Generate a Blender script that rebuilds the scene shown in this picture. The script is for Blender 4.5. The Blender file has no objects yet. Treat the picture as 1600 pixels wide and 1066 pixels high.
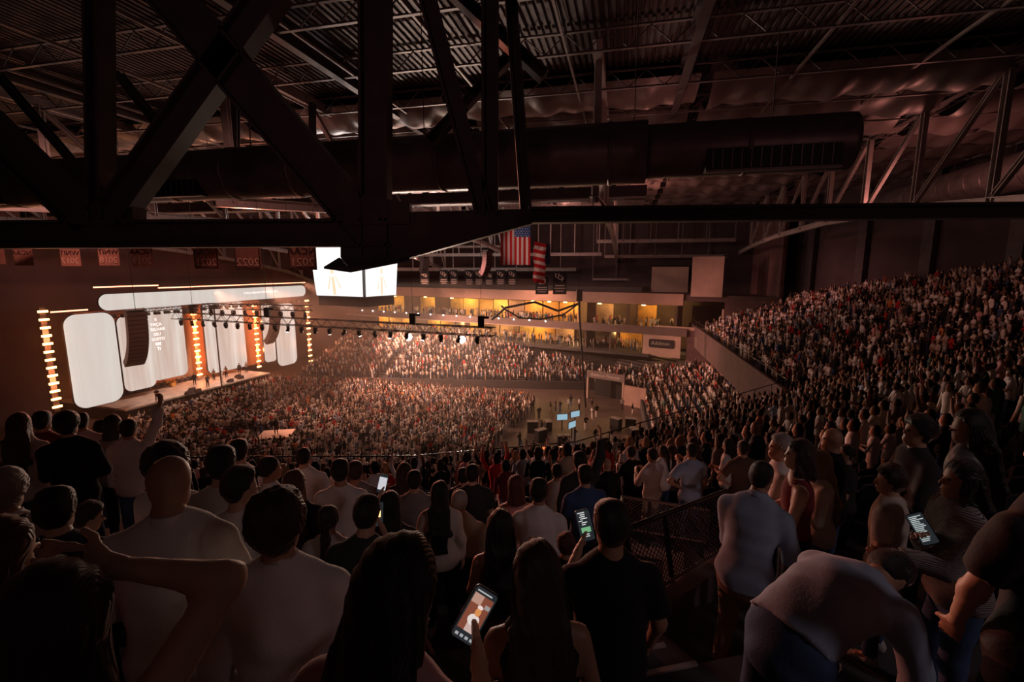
import bpy, math, random
import numpy as np
from mathutils import Vector, Matrix, noise
random.seed(7); RNG = np.random.default_rng(7)
SC = bpy.context.scene
COL = SC.collection
PI = math.pi
R = math.radians
# ------------------------------------------------------------------ camera
ZC, FPX, PITCH = 18.3, 730.0, 8.8
CAM = Vector((0, 0, ZC))
cd = bpy.data.cameras.new('camera'); cd.sensor_width = 36.0; cd.lens = FPX / 1600 * 36.0
cd.clip_start = 0.05; cd.clip_end = 500
cam = bpy.data.objects.new('camera', cd); COL.objects.link(cam)
cam.location = CAM; cam.rotation_euler = (R(90 - PITCH), 0, 0)
SC.camera = cam
# ------------------------------------------------------------------ world, exposure
w = bpy.data.worlds.new('hall_ambient'); SC.world = w; w.use_nodes = True
bg = w.node_tree.nodes['Background']; bg.inputs[0].default_value = (1.0, 0.55, 0.55, 1); bg.inputs[1].default_value = 0.003
vs = SC.view_settings
vs.view_transform = 'Standard'; vs.look = 'None'; vs.gamma = 1.0; vs.use_curve_mapping = False; vs.exposure = 0.0
try:
    SC.cycles.use_denoising = True
    SC.cycles.max_bounces = 5; SC.cycles.volume_bounces = 0; SC.cycles.diffuse_bounces = 2; SC.cycles.glossy_bounces = 2
    SC.cycles.transmission_bounces = 2; SC.cycles.transparent_max_bounces = 6
    SC.cycles.sample_clamp_indirect = 3.0; SC.cycles.sample_clamp_direct = 0.0
except Exception:
    pass

def spot(name, loc, target, power, color, angle=50, blend=.6, size=.25):
    l = bpy.data.lights.new(name, 'SPOT'); l.energy = power; l.color = color
    l.spot_size = R(angle); l.spot_blend = blend; l.shadow_soft_size = size
    o = bpy.data.objects.new(name, l); COL.objects.link(o); o.location = loc
    o.rotation_euler = (Vector(target) - Vector(loc)).to_track_quat('-Z', 'Y').to_euler()
    return o
def point(name, loc, power, color, size=.2):
    l = bpy.data.lights.new(name, 'POINT'); l.energy = power; l.color = color; l.shadow_soft_size = size
    o = bpy.data.objects.new(name, l); COL.objects.link(o); o.location = loc
    return o
WARM = (1.0, .46, .295); AMB = (1.0, .30, .11)
# audience wash lamps, hung in the roof over the arena floor and along the stage truss
for lx, ly, lz, tx, ty, tz, pw, an in [
    (-38, 60, 15.5, -14, 52, 0, 52000, 62), (-36, 68, 15.5, -8, 68, 1, 115000, 58), (-34, 76, 16, -8, 84, 3, 92000, 50),
    (-8, 62, 20, -6, 64, 0, 8000, 80), (-20, 54, 19, -20, 52, 0, 4000, 100), (2, 74, 20, 4, 80, 3, 6000, 100), (-16, 78, 20, -14, 86, 3, 6000, 100), (6, 50, 20, 20, 54, 3, 2600, 80)]:
    spot('audience_wash_lamp', (lx, ly, lz), (tx, ty, tz), pw, WARM, an, .9, .4)
spot('upper_bowl_lamp', (-16, 62, 19.5), (32, 60, 10), 42000, (1.0, .36, .30), 34, 1, .5)
spot('upper_bowl_lamp', (-12, 48, 21), (17, 20, 13), 2700, (1.0, .24, .17), 60, 1, .4)
spot('upper_bowl_lamp', (-24, 44, 20), (0, 4, 16.5), 26000, (1.0, .25, .15), 32, 1, .3)
# light from the concourse behind the seats falls on the backs of the nearest rows
spot('rear_fill_light', (9, -5, 24), (2.8, 3, 15.5), 440, (1.0, .76, .80), 46, 1, .8)
spot('rear_fill_light', (-6, -7, 24), (-1.5, 4, 14.5), 13, (1.0, .34, .34), 95, 1, 1.0)
point('rear_fill_light', (-3, -9, 20.5), 10, (1, .42, .40), .5)  # both points are added fill behind the camera, lifting the dark near truss
point('rear_fill_light', (12, -9, 20.5), 16, (1, .42, .40), .5)
spot('truss_fill_light', (-3, -7, 21), (-4, 8, 23.5), 240, (1, .42, .42), 56, 1, .5)  # added uplights with no known fixture, aimed at the near truss
spot('truss_fill_light', (8, -7, 21), (9, 8, 23), 180, (1, .42, .42), 56, 1, .5)
# added fill points under the roof, standing in for bounce light
for lx, ly, lz, pw, c in ((-26, 50, 24.5, 900, (1, .27, .14)), (-46, 60, 24, 450, (1, .30, .2)), (-10, 60, 25, 750, (1, .66, .58)), (14, 52, 24.5, 380, (1, .36, .27)), (27, 33, 23.0, 330, (1, .34, .27)), (8, 72, 24, 600, (1, .42, .33)), (8, 27, 24.5, 60, (1, .36, .30)), (-14, 30, 24.5, 50, (1, .34, .28))):
    point('roof_fill_light', (lx, ly, lz), pw, c, .3)
# added spots with no known fixture, brightening the flags and the banner row
spot('flag_fill_spot', (6, 22, 25), (1.4, 41, 20.0), 4600, (1, .58, .48), 15, .6, .3)
spot('banner_fill_spot', (-22, 20, 25), (-33, 33, 19.5), 4600, (1, .42, .34), 60, 1, .3)
spot('banner_fill_spot', (-7, 17, 25.5), (-14, 25.5, 19.5), 900, (1, .42, .34), 60, 1, .3)
# ------------------------------------------------------------------ pixel helpers
_t = R(PITCH)
FW = Vector((0, math.cos(_t), -math.sin(_t))); UP = Vector((0, math.sin(_t), math.cos(_t))); RT = Vector((1, 0, 0))
def ray(px, py): return FW * FPX + RT * (px - 800) + UP * (533 - py)
def at(px, py, Y):
    d = ray(px, py); return CAM + d * (Y / d.y)
def at_z(px, py, z):
    d = ray(px, py); return CAM + d * ((z - ZC) / d.z)
def at_plane(px, py, p, n):
    d = ray(px, py); n = Vector(n); return CAM + d * ((Vector(p) - CAM).dot(n) / d.dot(n))
def project(p):
    v = Vector(p) - CAM; z = v.dot(FW)
    if z <= .05: return None
    return 800 + FPX * v.x / z, 533 - FPX * v.dot(UP) / z, z
# ------------------------------------------------------------------ materials
MATS = {}
def mat(name, col, rough=.7, metal=0., emit=None, es=1., var=.0, scale=8., bump=0., bscale=40., objcol=False, vcol=False, spec=.4, wave=None, sheen=0.):
    if name in MATS: return MATS[name]
    m = bpy.data.materials.new(name); m.use_nodes = True; nt = m.node_tree; N = nt.nodes; L = nt.links
    b = N['Principled BSDF']; b.inputs['Roughness'].default_value = rough; b.inputs['Metallic'].default_value = metal
    b.inputs['Specular IOR Level'].default_value = spec
    c4 = tuple(col) + (1,)
    b.inputs['Base Color'].default_value = c4
    src = None
    if objcol:
        oi = N.new('ShaderNodeObjectInfo'); src = oi.outputs['Color']
    if vcol:
        at_ = N.new('ShaderNodeAttribute'); at_.attribute_name = 'Col'; src = at_.outputs['Color']
    tc = N.new('ShaderNodeTexCoord')
    if var > 0:
        no = N.new('ShaderNodeTexNoise'); no.inputs['Scale'].default_value = scale; no.inputs['Detail'].default_value = 4
        L.new(tc.outputs['Object'], no.inputs['Vector'])
        mp = N.new('ShaderNodeMapRange'); mp.inputs[1].default_value = .3; mp.inputs[2].default_value = .7
        mp.inputs[3].default_value = 1 - var; mp.inputs[4].default_value = 1 + var
        L.new(no.outputs[0], mp.inputs[0])
        mx = N.new('ShaderNodeVectorMath'); mx.operation = 'SCALE'
        if src: L.new(src, mx.inputs[0])
        else: mx.inputs[0].default_value = col
        L.new(mp.outputs[0], mx.inputs['Scale']); src = mx.outputs[0]
    if src: L.new(src, b.inputs['Base Color'])
    if bump > 0:
        if wave:
            n2 = N.new('ShaderNodeTexWave'); n2.inputs['Scale'].default_value = bscale; n2.bands_direction = wave; n2.inputs['Distortion'].default_value = 1.5
        else:
            n2 = N.new('ShaderNodeTexNoise'); n2.inputs['Scale'].default_value = bscale; n2.inputs['Detail'].default_value = 3
        L.new(tc.outputs['Object'], n2.inputs['Vector'])
        bp = N.new('ShaderNodeBump'); bp.inputs['Strength'].default_value = bump; bp.inputs['Distance'].default_value = .02
        L.new(n2.outputs[0], bp.inputs['Height']); L.new(bp.outputs[0], b.inputs['Normal'])
    if sheen > 0:
        b.inputs['Sheen Weight'].default_value = sheen; b.inputs['Sheen Roughness'].default_value = .35; b.inputs['Sheen Tint'].default_value = (1., .62, .48, 1)
    if emit is not None:
        b.inputs['Emission Color'].default_value = tuple(emit) + (1,); b.inputs['Emission Strength'].default_value = es
    MATS[name] = m; return m
def mat_led(name, base, streak, es):
    """video wall: cream picture with soft vertical bands of light cloth in it"""
    m = bpy.data.materials.new(name); m.use_nodes = True; nt = m.node_tree; N = nt.nodes; L = nt.links
    b = N['Principled BSDF']; b.inputs['Base Color'].default_value = (.02, .02, .02, 1); b.inputs['Roughness'].default_value = .5
    tc = N.new('ShaderNodeTexCoord'); mp = N.new('ShaderNodeMapping'); mp.inputs['Scale'].default_value = (1.1, 1.1, .06)
    L.new(tc.outputs['Object'], mp.inputs[0])
    no = N.new('ShaderNodeTexNoise'); no.inputs['Scale'].default_value = 1.0; no.inputs['Detail'].default_value = 3
    L.new(mp.outputs[0], no.inputs['Vector'])
    cr = N.new('ShaderNodeValToRGB'); cr.color_ramp.elements[0].position = .38; cr.color_ramp.elements[1].position = .68
    cr.color_ramp.elements[0].color = tuple(base) + (1,); cr.color_ramp.elements[1].color = tuple(streak) + (1,)
    L.new(no.outputs[0], cr.inputs[0]); L.new(cr.outputs[0], b.inputs['Emission Color']); b.inputs['Emission Strength'].default_value = es
    MATS[name] = m; return m
concrete = mat('concrete', (.16, .13, .125), .85, var=.25, scale=.6, bump=.15, bscale=6)
conc_dark = mat('concrete_dark', (.07, .062, .065), .85, var=.2, scale=.8, bump=.1, bscale=6)
floor_m = mat('arena_floor', (.105, .075, .064), .42, var=.2, scale=.25, bump=.05, bscale=3)
steel_dk = mat('painted_steel_dark', (.075, .060, .066), .55, .1, var=.2, scale=2)
steel_md = mat('painted_steel_grey', (.22, .19, .19), .5, .1, var=.2, scale=2)
steel_lt = mat('painted_steel_light', (.42, .37, .36), .45, .1, var=.15, scale=2)
deck_m = mat('roof_deck', (.085, .066, .068), .55, .2, var=.2, scale=.3)
fabric_m = mat('roof_fabric', (.24, .19, .19), .42, .1, var=.25, scale=.5, bump=.25, bscale=1.5)
duct_m = mat('galvanised_duct', (.20, .165, .17), .42, .45, var=.25, scale=1.5)
black_m = mat('black_paint', (.012, .011, .012), .5)
rubber_m = mat('black_rubber', (.015, .014, .015), .8)
beige_m = mat('beige_plaster', (.62, .44, .36), .8, var=.08, scale=1)
brown_m = mat('brown_panel', (.12, .075, .072), .7, var=.2, scale=.8)
brick_m = mat('maroon_block', (.15, .085, .085), .8, var=.2, scale=1.5, bump=.3, bscale=5)
wall_dk = mat('wall_dark', (.06, .042, .045), .85, var=.2, scale=.4)
white_m = mat('white_paint', (.75, .72, .70), .6)
# ------------------------------------------------------------------ mesh builder
class MB:
    def __init__(s): s.v = []; s.f = []
    def box(s, c, size, M=None):
        c = Vector(c); x, y, z = [k / 2 for k in size]; b = len(s.v)
        for dx, dy, dz in ((-x, -y, -z), (x, -y, -z), (x, y, -z), (-x, y, -z), (-x, -y, z), (x, -y, z), (x, y, z), (-x, y, z)):
            p = Vector((dx, dy, dz)); p = (M @ p) if M else p; s.v.append(tuple(c + p))
        s.f += [tuple(b + i for i in q) for q in ((0, 3, 2, 1), (4, 5, 6, 7), (0, 1, 5, 4), (1, 2, 6, 5), (2, 3, 7, 6), (3, 0, 4, 7))]
        return s
    def beam(s, p, q, wd, ht, up=(0, 0, 1), off=0.):
        p = Vector(p); q = Vector(q); d = q - p; l = d.length; d.normalize(); u = Vector(up)
        if abs(d.dot(u)) > .97: u = Vector((0, 1, 0)) if abs(d.y) < .9 else Vector((1, 0, 0))
        sd = d.cross(u).normalized(); u = sd.cross(d).normalized()
        M = Matrix((sd, d, u)).transposed()
        return s.box((p + q) / 2 + u * off, (wd, l, ht), M)
    def ibeam(s, p, q, wd, ht, up=(0, 0, 1), t=.03):
        s.beam(p, q, t, ht * .98, up); s.beam(p, q, wd, t, up, ht / 2 - t / 2); s.beam(p, q, wd, t, up, -ht / 2 + t / 2); return s
    def tube(s, path, rad, n=8, cap=True):
        path = [Vector(p) for p in path]; m = len(path)
        rad = [rad] * m if not hasattr(rad, '__len__') else rad
        b = len(s.v); u = None
        for i, p in enumerate(path):
            d = (path[min(i + 1, m - 1)] - path[max(i - 1, 0)])
            d = d.normalized() if d.length > 1e-9 else Vector((0, 0, 1))
            if u is None: u = d.orthogonal().normalized()
            else:
                u = u - d * u.dot(d); u = u.normalized() if u.length > 1e-6 else d.orthogonal().normalized()
            v = d.cross(u)
            for k in range(n):
                a = 2 * PI * k / n; s.v.append(tuple(p + (u * math.cos(a) + v * math.sin(a)) * rad[i]))
        for i in range(m - 1):
            for k in range(n):
                s.f.append((b + i * n + k, b + i * n + (k + 1) % n, b + (i + 1) * n + (k + 1) % n, b + (i + 1) * n + k))
        if cap:
            s.f.append(tuple(b + k for k in reversed(range(n)))); s.f.append(tuple(b + (m - 1) * n + k for k in range(n)))
        return s
    def prism(s, poly, d):
        """poly: 3D points of a planar outline, extruded by vector d"""
        b = len(s.v); n = len(poly); d = Vector(d)
        for p in poly: s.v.append(tuple(Vector(p)))
        for p in poly: s.v.append(tuple(Vector(p) + d))
        s.f.append(tuple(b + i for i in reversed(range(n)))); s.f.append(tuple(b + n + i for i in range(n)))
        for i in range(n): s.f.append((b + i, b + (i + 1) % n, b + n + (i + 1) % n, b + n + i))
        return s
    def grid(s, fn, nu, nv):
        b = len(s.v)
        for i in range(nu + 1):
            for j in range(nv + 1): s.v.append(tuple(fn(i / nu, j / nv)))
        for i in range(nu):
            for j in range(nv):
                a = b + i * (nv + 1) + j; s.f.append((a, a + nv + 1, a + nv + 2, a + 1))
        return s
    def sphere(s, c, r, n=8, m=6):
        c = Vector(c); r = (r, r, r) if not hasattr(r, '__len__') else r
        b = len(s.v)
        for j in range(1, m):
            t = PI * j / m
            for k in range(n):
                a = 2 * PI * k / n
                s.v.append((c.x + r[0] * math.sin(t) * math.cos(a), c.y + r[1] * math.sin(t) * math.sin(a), c.z + r[2] * math.cos(t)))
        s.v.append((c.x, c.y, c.z + r[2])); s.v.append((c.x, c.y, c.z - r[2])); top = len(s.v) - 2; bot = top + 1
        for k in range(n): s.f.append((top, b + k, b + (k + 1) % n)); s.f.append((bot, b + (m - 2) * n + (k + 1) % n, b + (m - 2) * n + k))
        for j in range(m - 2):
            for k in range(n): s.f.append((b + j * n + k, b + (j + 1) * n + k, b + (j + 1) * n + (k + 1) % n, b + j * n + (k + 1) % n))
        return s
    def mesh(s, name='mesh', smooth=False):
        me = bpy.data.meshes.new(name); me.from_pydata(s.v, [], s.f); me.update()
        if smooth: me.polygons.foreach_set('use_smooth', [True] * len(me.polygons))
        return me
    def build(s, name, m, parent=None, smooth=False, **kw):
        return link(name, s.mesh(name, smooth), m, parent, **kw)
def link(name, me, m, parent=None, label=None, cat=None, group=None, kind=None):
    if m is not None and not me.materials: me.materials.append(m)
    o = bpy.data.objects.new(name, me); COL.objects.link(o)
    if parent is not None: o.parent = parent
    return tag(o, label, cat, group, kind)
def tag(o, label=None, cat=None, group=None, kind=None):
    if label: o['label'] = label
    if cat: o['category'] = cat
    if group: o['group'] = group
    if kind: o['kind'] = kind
    return o
def thing(name, label, cat, loc=(0, 0, 0), rz=0., group=None, kind=None):
    o = bpy.data.objects.new(name, None); COL.objects.link(o); o.location = loc; o.rotation_euler = (0, 0, rz)
    o.empty_display_size = .2
    return tag(o, label, cat, group, kind)
def text_mesh(body, size, depth=.01, mirror=False, align='CENTER', shear=0., offset=0.):
    """lettering in local XZ plane facing -Y, centred"""
    c = bpy.data.curves.new('lettering', 'FONT'); c.body = body; c.size = size; c.extrude = depth; c.align_x = align; c.align_y = 'CENTER'
    c.resolution_u = 2; c.shear = shear; c.offset = offset; c.space_line = .85
    o = bpy.data.objects.new('lettering', c)
    me = o.to_mesh(); me2 = me.copy(); o.to_mesh_clear(); bpy.data.objects.remove(o)
    sx = -1 if mirror else 1
    for v in me2.vertices: v.co = (sx * v.co.x, -v.co.z, v.co.y)
    if mirror: me2.flip_normals()
    return me2
# arena axes: L runs along the long side, W across it
LA = Vector((.972, -.233, 0)); WA = Vector((.233, .972, 0))
# ================================================================== SEATING BOWL
TR, RS = .85, .357
def offset_poly(V, d):
    """mitred offset to the right-hand side of the polyline"""
    n = len(V); out = []
    nor = []
    for i in range(n - 1):
        e = (Vector(V[i + 1]) - Vector(V[i])).normalized(); nor.append(Vector((e.y, -e.x)))
    for i in range(n):
        if i == 0: m = nor[0]
        elif i == n - 1: m = nor[-1]
        else:
            m = (nor[i - 1] + nor[i]).normalized(); m = m / m.dot(nor[i])
        out.append(Vector(V[i]) + m * d)
    return out
class Bowl:
    def __init__(s, V, z0, rows, tr=TR, rs=RS):
        s.V = [Vector(v) for v in V]; s.z0 = z0; s.rows = rows; s.tr = tr; s.rs = rs
        s.nor = []
        for i in range(len(V) - 1):
            e = (s.V[i + 1] - s.V[i]).normalized(); s.nor.append(Vector((e.y, -e.x)))
    def off(s, x, y): return max((Vector((x, y)) - s.V[i]).dot(s.nor[i]) for i in range(len(s.nor)))
    def row(s, x, y): return int(round(s.off(x, y) / s.tr))
    def z(s, x, y): return s.z0 + s.rs * max(0, min(s.rows - 1, s.row(x, y)))
    def build(s, name, m, label, skip=None):
        root = thing(name, label, None, (0, 0, 0), kind='structure')
        for k in range(s.rows):
            a = offset_poly(s.V, (k - .5) * s.tr); b = offset_poly(s.V, (k + .5) * s.tr); z = s.z0 + k * s.rs
            mb = MB(); n = len(a)
            def strip(i, pa0, pa1, pb0, pb1):
                q = [pa0, pa1, pb1, pb0]; mb.prism([(p.x, p.y, z - .62) for p in q], (0, 0, .62))
            for i in range(n - 1):
                pa0, pa1, pb0, pb1 = a[i], a[i + 1], b[i], b[i + 1]
                gaps = skip(k, i) if skip else None
                if gaps:
                    t = 0.
                    for g0, g1 in list(gaps) + [(1., 1.)]:
                        if g0 > t + 1e-4: strip(i, pa0.lerp(pa1, t), pa0.lerp(pa1, g0), pb0.lerp(pb1, t), pb0.lerp(pb1, g0))
                        t = g1
                else: strip(i, pa0, pa1, pb0, pb1)
            mb.build('terrace_step', m, root)
        return root
UPPER = Bowl([(-40, 17.2), (-4, 17.6), (3, 19.2), (19.4, 31), (28.5, 73)], 9.0, 46)
# the vomitory cut through the rows right in front of the aisle
VX0, VX1, VY0, VY1 = 1.0, 2.6, 3.7, 6.3
def vskip(k, i):
    if i != 1: return None
    a = offset_poly(UPPER.V, k * TR); p, q = a[1], a[2]; d = q - p
    ym = (p.y + (q.y - p.y) * ((VX0 + VX1) / 2 - p.x) / d.x)
    if not (VY0 < ym < VY1): return None
    return [((VX0 - p.x) / d.x, (VX1 - p.x) / d.x)]
UPPER.build('upper_bowl', conc_dark, 'dark concrete terraces of the upper seating bowl', vskip)
P1 = at_z(1022, 692, 0); P2 = at_z(1000, 628, 0); P3 = at_z(930, 616, 0); P4 = at_z(545, 600, 0)
LOWER = Bowl([(P1.x - 4.2, P1.y - 16), (P1.x, P1.y), (P2.x + .6, P2.y), (P3.x + 1.5, P3.y + 3), (P4.x, P4.y), (P4.x - 9, P4.y + 2.8)], .9, 16, .85, .29)
LOWER.build('lower_bowl', conc_dark, 'dark concrete terraces of the lower seating bowl around the floor')
fl = MB().box((-12, 60, -.15), (150, 130, .3)).build('floor', floor_m, kind='structure'); fl['label'] = 'bare brown concrete arena floor'
# front wall (fascia) of the upper bowl
mb = MB(); a = offset_poly(UPPER.V, -.62); b = offset_poly(UPPER.V, -.42)
for i in range(len(a) - 1):
    q = [a[i], a[i + 1], b[i + 1], b[i]]; mb.prism([(p.x, p.y, 6.9) for p in q], (0, 0, 3.1))
mb.build('wall_upper_bowl_front', mat('fascia', (.13, .088, .088), .7, var=.15, scale=1), kind='structure')
# glass and rail along the fascia top
rail_m = mat('dark_rail', (.10, .085, .085), .35, .6)
fr = thing('fascia_rail', 'thin steel hand rail along the front of the upper bowl', 'railing', (a[3].x, a[3].y, 10))
mb = MB(); pth = []
for i in range(len(a) - 1):
    n = max(2, int((a[i + 1] - a[i]).length / 2))
    for j in range(n):
        p = (a[i].lerp(a[i + 1], j / n) + b[i].lerp(b[i + 1], j / n)) / 2; pth.append(Vector((p.x, p.y, 10.75)))
io = Vector((-a[3].x, -a[3].y, -10))
MB().tube([p + io for p in pth], .03, 6).build('top_rail', rail_m, fr)
for p in pth: MB().tube([p + io - Vector((0, 0, .76)), p + io], .022, 5).build('rail_post', rail_m, fr)
# barrier wall in front of the lower bowl
mb = MB(); a2 = offset_poly(LOWER.V, -.75); b2 = offset_poly(LOWER.V, -.55)
for i in range(len(a2) - 1):
    q = [a2[i], a2[i + 1], b2[i + 1], b2[i]]; mb.prism([(p.x, p.y, 0) for p in q], (0, 0, 1.25))
mb.build('wall_floor_barrier', conc_dark, kind='structure')
# ------------------------------------------------------------------ outer walls
def wall(name, p, q, z0, z1, m, t=.4, label=None):
    p = Vector((p[0], p[1], 0)); q = Vector((q[0], q[1], 0)); e = (q - p).normalized(); n = Vector((e.y, -e.x, 0)) * t
    o = MB().prism([(p.x, p.y, z0), (q.x, q.y, z0), (q.x + n.x, q.y + n.y, z0), (p.x + n.x, p.y + n.y, z0)], (0, 0, z1 - z0)).build(name, m, kind='structure')
    if label: o['label'] = label
    return o
# dark back wall above the upper bowl with pilasters
WB0, WB1 = Vector((36.6, 74.5)), Vector((46.5, 22))
wr = wall('wall_right', (WB1.x, WB1.y), (WB0.x, WB0.y), 8, 29, wall_dk, .5)
e = (WB1 - WB0).normalized()
for i in range(7):
    p = WB0 + e * (6 + i * 7.2); MB().beam((p.x - .25, p.y, 8), (p.x - .25, p.y, 29), .5, 1.3).build('pilaster', steel_dk, wr)
wall('wall_right_near', (50, -16), (46.5, 22), 8, 29, wall_dk, .5)
wall('wall_rear', (-46, -16), (50, -16), 8, 29, wall_dk, .5)
# ------------------------------------------------------------------ suites on the far long side
S0 = at_z(554, 487, 9.0); S1 = at_z(1072, 519, 9.0)
SE = Vector((S1.x - S0.x, S1.y - S0.y, 0)); SLEN = SE.length; SE.normalize(); SO = Vector((-SE.y, SE.x, 0))
if SO.y < 0: SO = -SO
SM = Matrix((SE, SO, Vector((0, 0, 1)))).transposed()
def S(u, wv, z): return Vector((S0.x, S0.y, 0)) + SE * u + SO * wv + Vector((0, 0, z))
def sbox(mb, u0, u1, w0, w1, z0, z1): return mb.box(S((u0 + u1) / 2, (w0 + w1) / 2, (z0 + z1) / 2), (u1 - u0, w1 - w0, z1 - z0), SM)
U1 = SLEN
fas_m = mat('fascia_brown', (.20, .14, .13), .6, var=.1, scale=1)
beige_band = mat('beige_band', (.66, .42, .33), .75, var=.06, scale=1)
su = thing('suite_tier', 'two tiers of glassless suites along the far side of the hall', None, S(U1 / 2, 2, 5), kind='structure')
def spart(name, m, *bx, parent=su):
    mb = MB(); off = Vector(su.location)
    for b_ in bx: sbox(mb, *b_)
    mb.v = [tuple(Vector(v) - off) for v in mb.v]
    return mb.build(name, m, parent)
spart('lower_floor', conc_dark, (-14, U1 - 5, -1.2, 8, 4.9, 5.3))
spart('front_fascia', fas_m, (-2, U1 + .2, -.5, 0, 8.35, 9.55))
spart('fascia_strip', mat('fascia_strip', (.55, .42, .36), .5), (-2, U1 - 20, -.56, -.5, 8.3, 8.42))
spart('upper_floor', conc_dark, (-2, U1 + .2, 0, 8, 8.6, 9.0))
spart('upper_band', beige_band, (8, U1 - .6, -.3, .3, 12.9, 14.6))
spart('roof_slab', brown_m, (-2, U1 + 12, 0, 9, 13.6, 14.5))
spart('back_wall', brown_m, (-2, U1 + 12, 7.6, 8, 5.2, 13.6))
spart('divider_wall', beige_m, (U1 - 17.2, U1 - 16.8, .2, 7.6, 9.0, 13.6))
spart('side_wall', brown_m, (U1 - 16.8, U1 - 15.2, 3.5, 3.8, 9.0, 13.6))
spart('end_block', brick_m, (U1 + .2, U1 + 12, -.2, 7.6, 4.5, 9.4), (U1 + 5, U1 + 12, -.2, 7.6, 9.4, 14.0))
spart('end_opening_frame', beige_m, (U1 - 4.6, U1 + 5, -.25, .0, 9.3, 9.75), (U1 + 4.7, U1 + 5.0, -.25, .2, 9.6, 12.6))
yel = [(.95, .50, .10), (1.0, .62, .18), (.8, .36, .10)]
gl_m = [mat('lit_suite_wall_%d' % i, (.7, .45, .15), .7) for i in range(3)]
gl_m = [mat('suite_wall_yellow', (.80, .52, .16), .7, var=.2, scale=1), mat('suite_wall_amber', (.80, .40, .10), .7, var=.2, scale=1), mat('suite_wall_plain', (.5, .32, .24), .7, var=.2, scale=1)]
lampm = mat('suite_lamp', (1, .8, .4), .5, emit=(1.0, .66, .26), es=9)
rs_ = random.Random(3); PARTS_U = []
for tier, z0, z1 in ((0, 5.3, 8.3), (1, 9.0, 12.9)):
    u = 2.0
    while u < U1 - (2 if tier else 6):
        wdt = rs_.uniform(2.6, 4.2)
        if rs_.random() < .74:
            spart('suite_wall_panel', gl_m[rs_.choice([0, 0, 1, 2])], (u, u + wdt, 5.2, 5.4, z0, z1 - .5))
            if rs_.random() < .62:
                c = u + wdt * rs_.uniform(.3, .7); spart('suite_downlight', lampm, (c - .3, c + .3, 4.2, 4.45, z1 - .55, z1 - .42))
        else: PARTS_U.append((tier, u + wdt - .15)); spart('suite_partition', brown_m, (u + wdt - .3, u + wdt, .8, 5.2, z0, z1))
        u += wdt + .25
for i in range(9):
    for tier, z in ((0, 7.7), (1, 12.2)):
        p = S(4 + i * (U1 - 8) / 8, 3.2, z); point('suite_lamp', p, 420 if tier else 360, (1.0, .56, .17), .3)
# small white fascia lamps
for i in range(15):
    o = MB().sphere((0, 0, 0), .13, 8, 5).build('fascia_lamp', mat('fascia_lamp', (1, .9, .85), .5, emit=(1, .86, .8), es=7), None, True,
        label='small round white lamp on the brown suite fascia', cat='lamp', group='lamps along the suite fascia')
    o.location = S(3 + i * 3.1, -.62, 9.45)
# sponsor panel at the end of the lower suites
sg = thing('wall_sign', 'beige wall panel with dark Addition sign under the suites', 'sign', S(U1 - 3.4, -.55, 5.2)); sg.rotation_euler = SM.to_euler()
MB().box((0, .25, 1.45), (5.6, .3, 3.3)).build('panel', beige_m, sg)
pl = MB().prism([(x, .08, z) for x, z in ((-1.7, 1.2), (-1.85, 1.4), (-1.85, 2.3), (-1.7, 2.5), (1.7, 2.5), (1.85, 2.3), (1.85, 1.4), (1.7, 1.2))], (0, -.1, 0)).build('sign_plate', mat('sign_plate', (.04, .035, .04), .5), sg)
o = link('lettering', text_mesh('Addition', .8, .02), mat('sign_white', (.6, .55, .52), .6), pl); o.location = (-.1, -.06, 1.88)
# wall above the suites with light panels
ww = spart('upper_back_wall', wall_dk, (-30, U1 + 16, 8.2, 8.6, 13.6, 29))
spart('beige_wall_panel', beige_m, (U1 - 7, U1 - 1.2, 7.2, 7.5, 14.5, 18.6), (U1 + .4, U1 + 4.6, -.5, -.2, 14.3, 20.0))
spart('service_floor', steel_dk, (6, U1 - 8, 5, 8.2, 14.5, 15.3))
wall('wall_back_left', (S0.x - 2, S0.y + 8), (S0.x - 40, S0.y + 22), -.2, 29, wall_dk, .5)
# wall between suites end and upper bowl
wall('wall_end', (S(U1 + 11.6, 0, 0).x, S(U1 + 11.6, 0, 0).y), (WB0.x + .3, WB0.y + 1), 4, 29, brick_m, .5)
wall('wall_bowl_end', (28.6, 74.0), (37.5, 75.2), 4, 12.5, brick_m, .4)
# players' tunnel with banner in the corner of the lower bowl
T0 = at_z(918, 622, 0); T1 = at_z(972, 632, 0); T2 = at_z(1008, 640, 0)
te = (T1 - T0); tl = te.length; te.normalize(); tn = Vector((te.y, -te.x, 0))
TM = Matrix((te, -tn, Vector((0, 0, 1)))).transposed()
tu = thing('tunnel_portal', 'dark arena tunnel mouth under a grey banner in the corner of the floor', 'tunnel', T0); tu.rotation_euler = TM.to_euler()
MB().box((tl / 2, .15, 3.55), (tl + .4, .3, 1.0)).build('banner_board', mat('banner_grey', (.20, .16, .16), .6), tu)
o = link('lettering', text_mesh('Addition Financial', .62, .015, shear=.2), mat('sign_white2', (.75, .66, .62), .6), tu); o.location = (tl / 2, -.02, 3.55)
for jx in (tl + .05, -.05): MB().box((jx, .1, 1.5), (.25, .3, 3.1)).build('door_jamb', mat('jamb', (.5, .36, .3), .6), tu)
MB().box((tl / 2, 2.2, 1.5), (tl, .2, 3.0)).build('tunnel_back', black_m, tu)
wl = MB().prism([T1, T2, T2 + Vector((0, 0, 2.7)), T1 + Vector((0, 0, 2.7))], -tn * .4).build('wall_tunnel_side', mat('tunnel_wall', (.42, .27, .23), .7, var=.1, scale=1), kind='structure')
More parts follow.
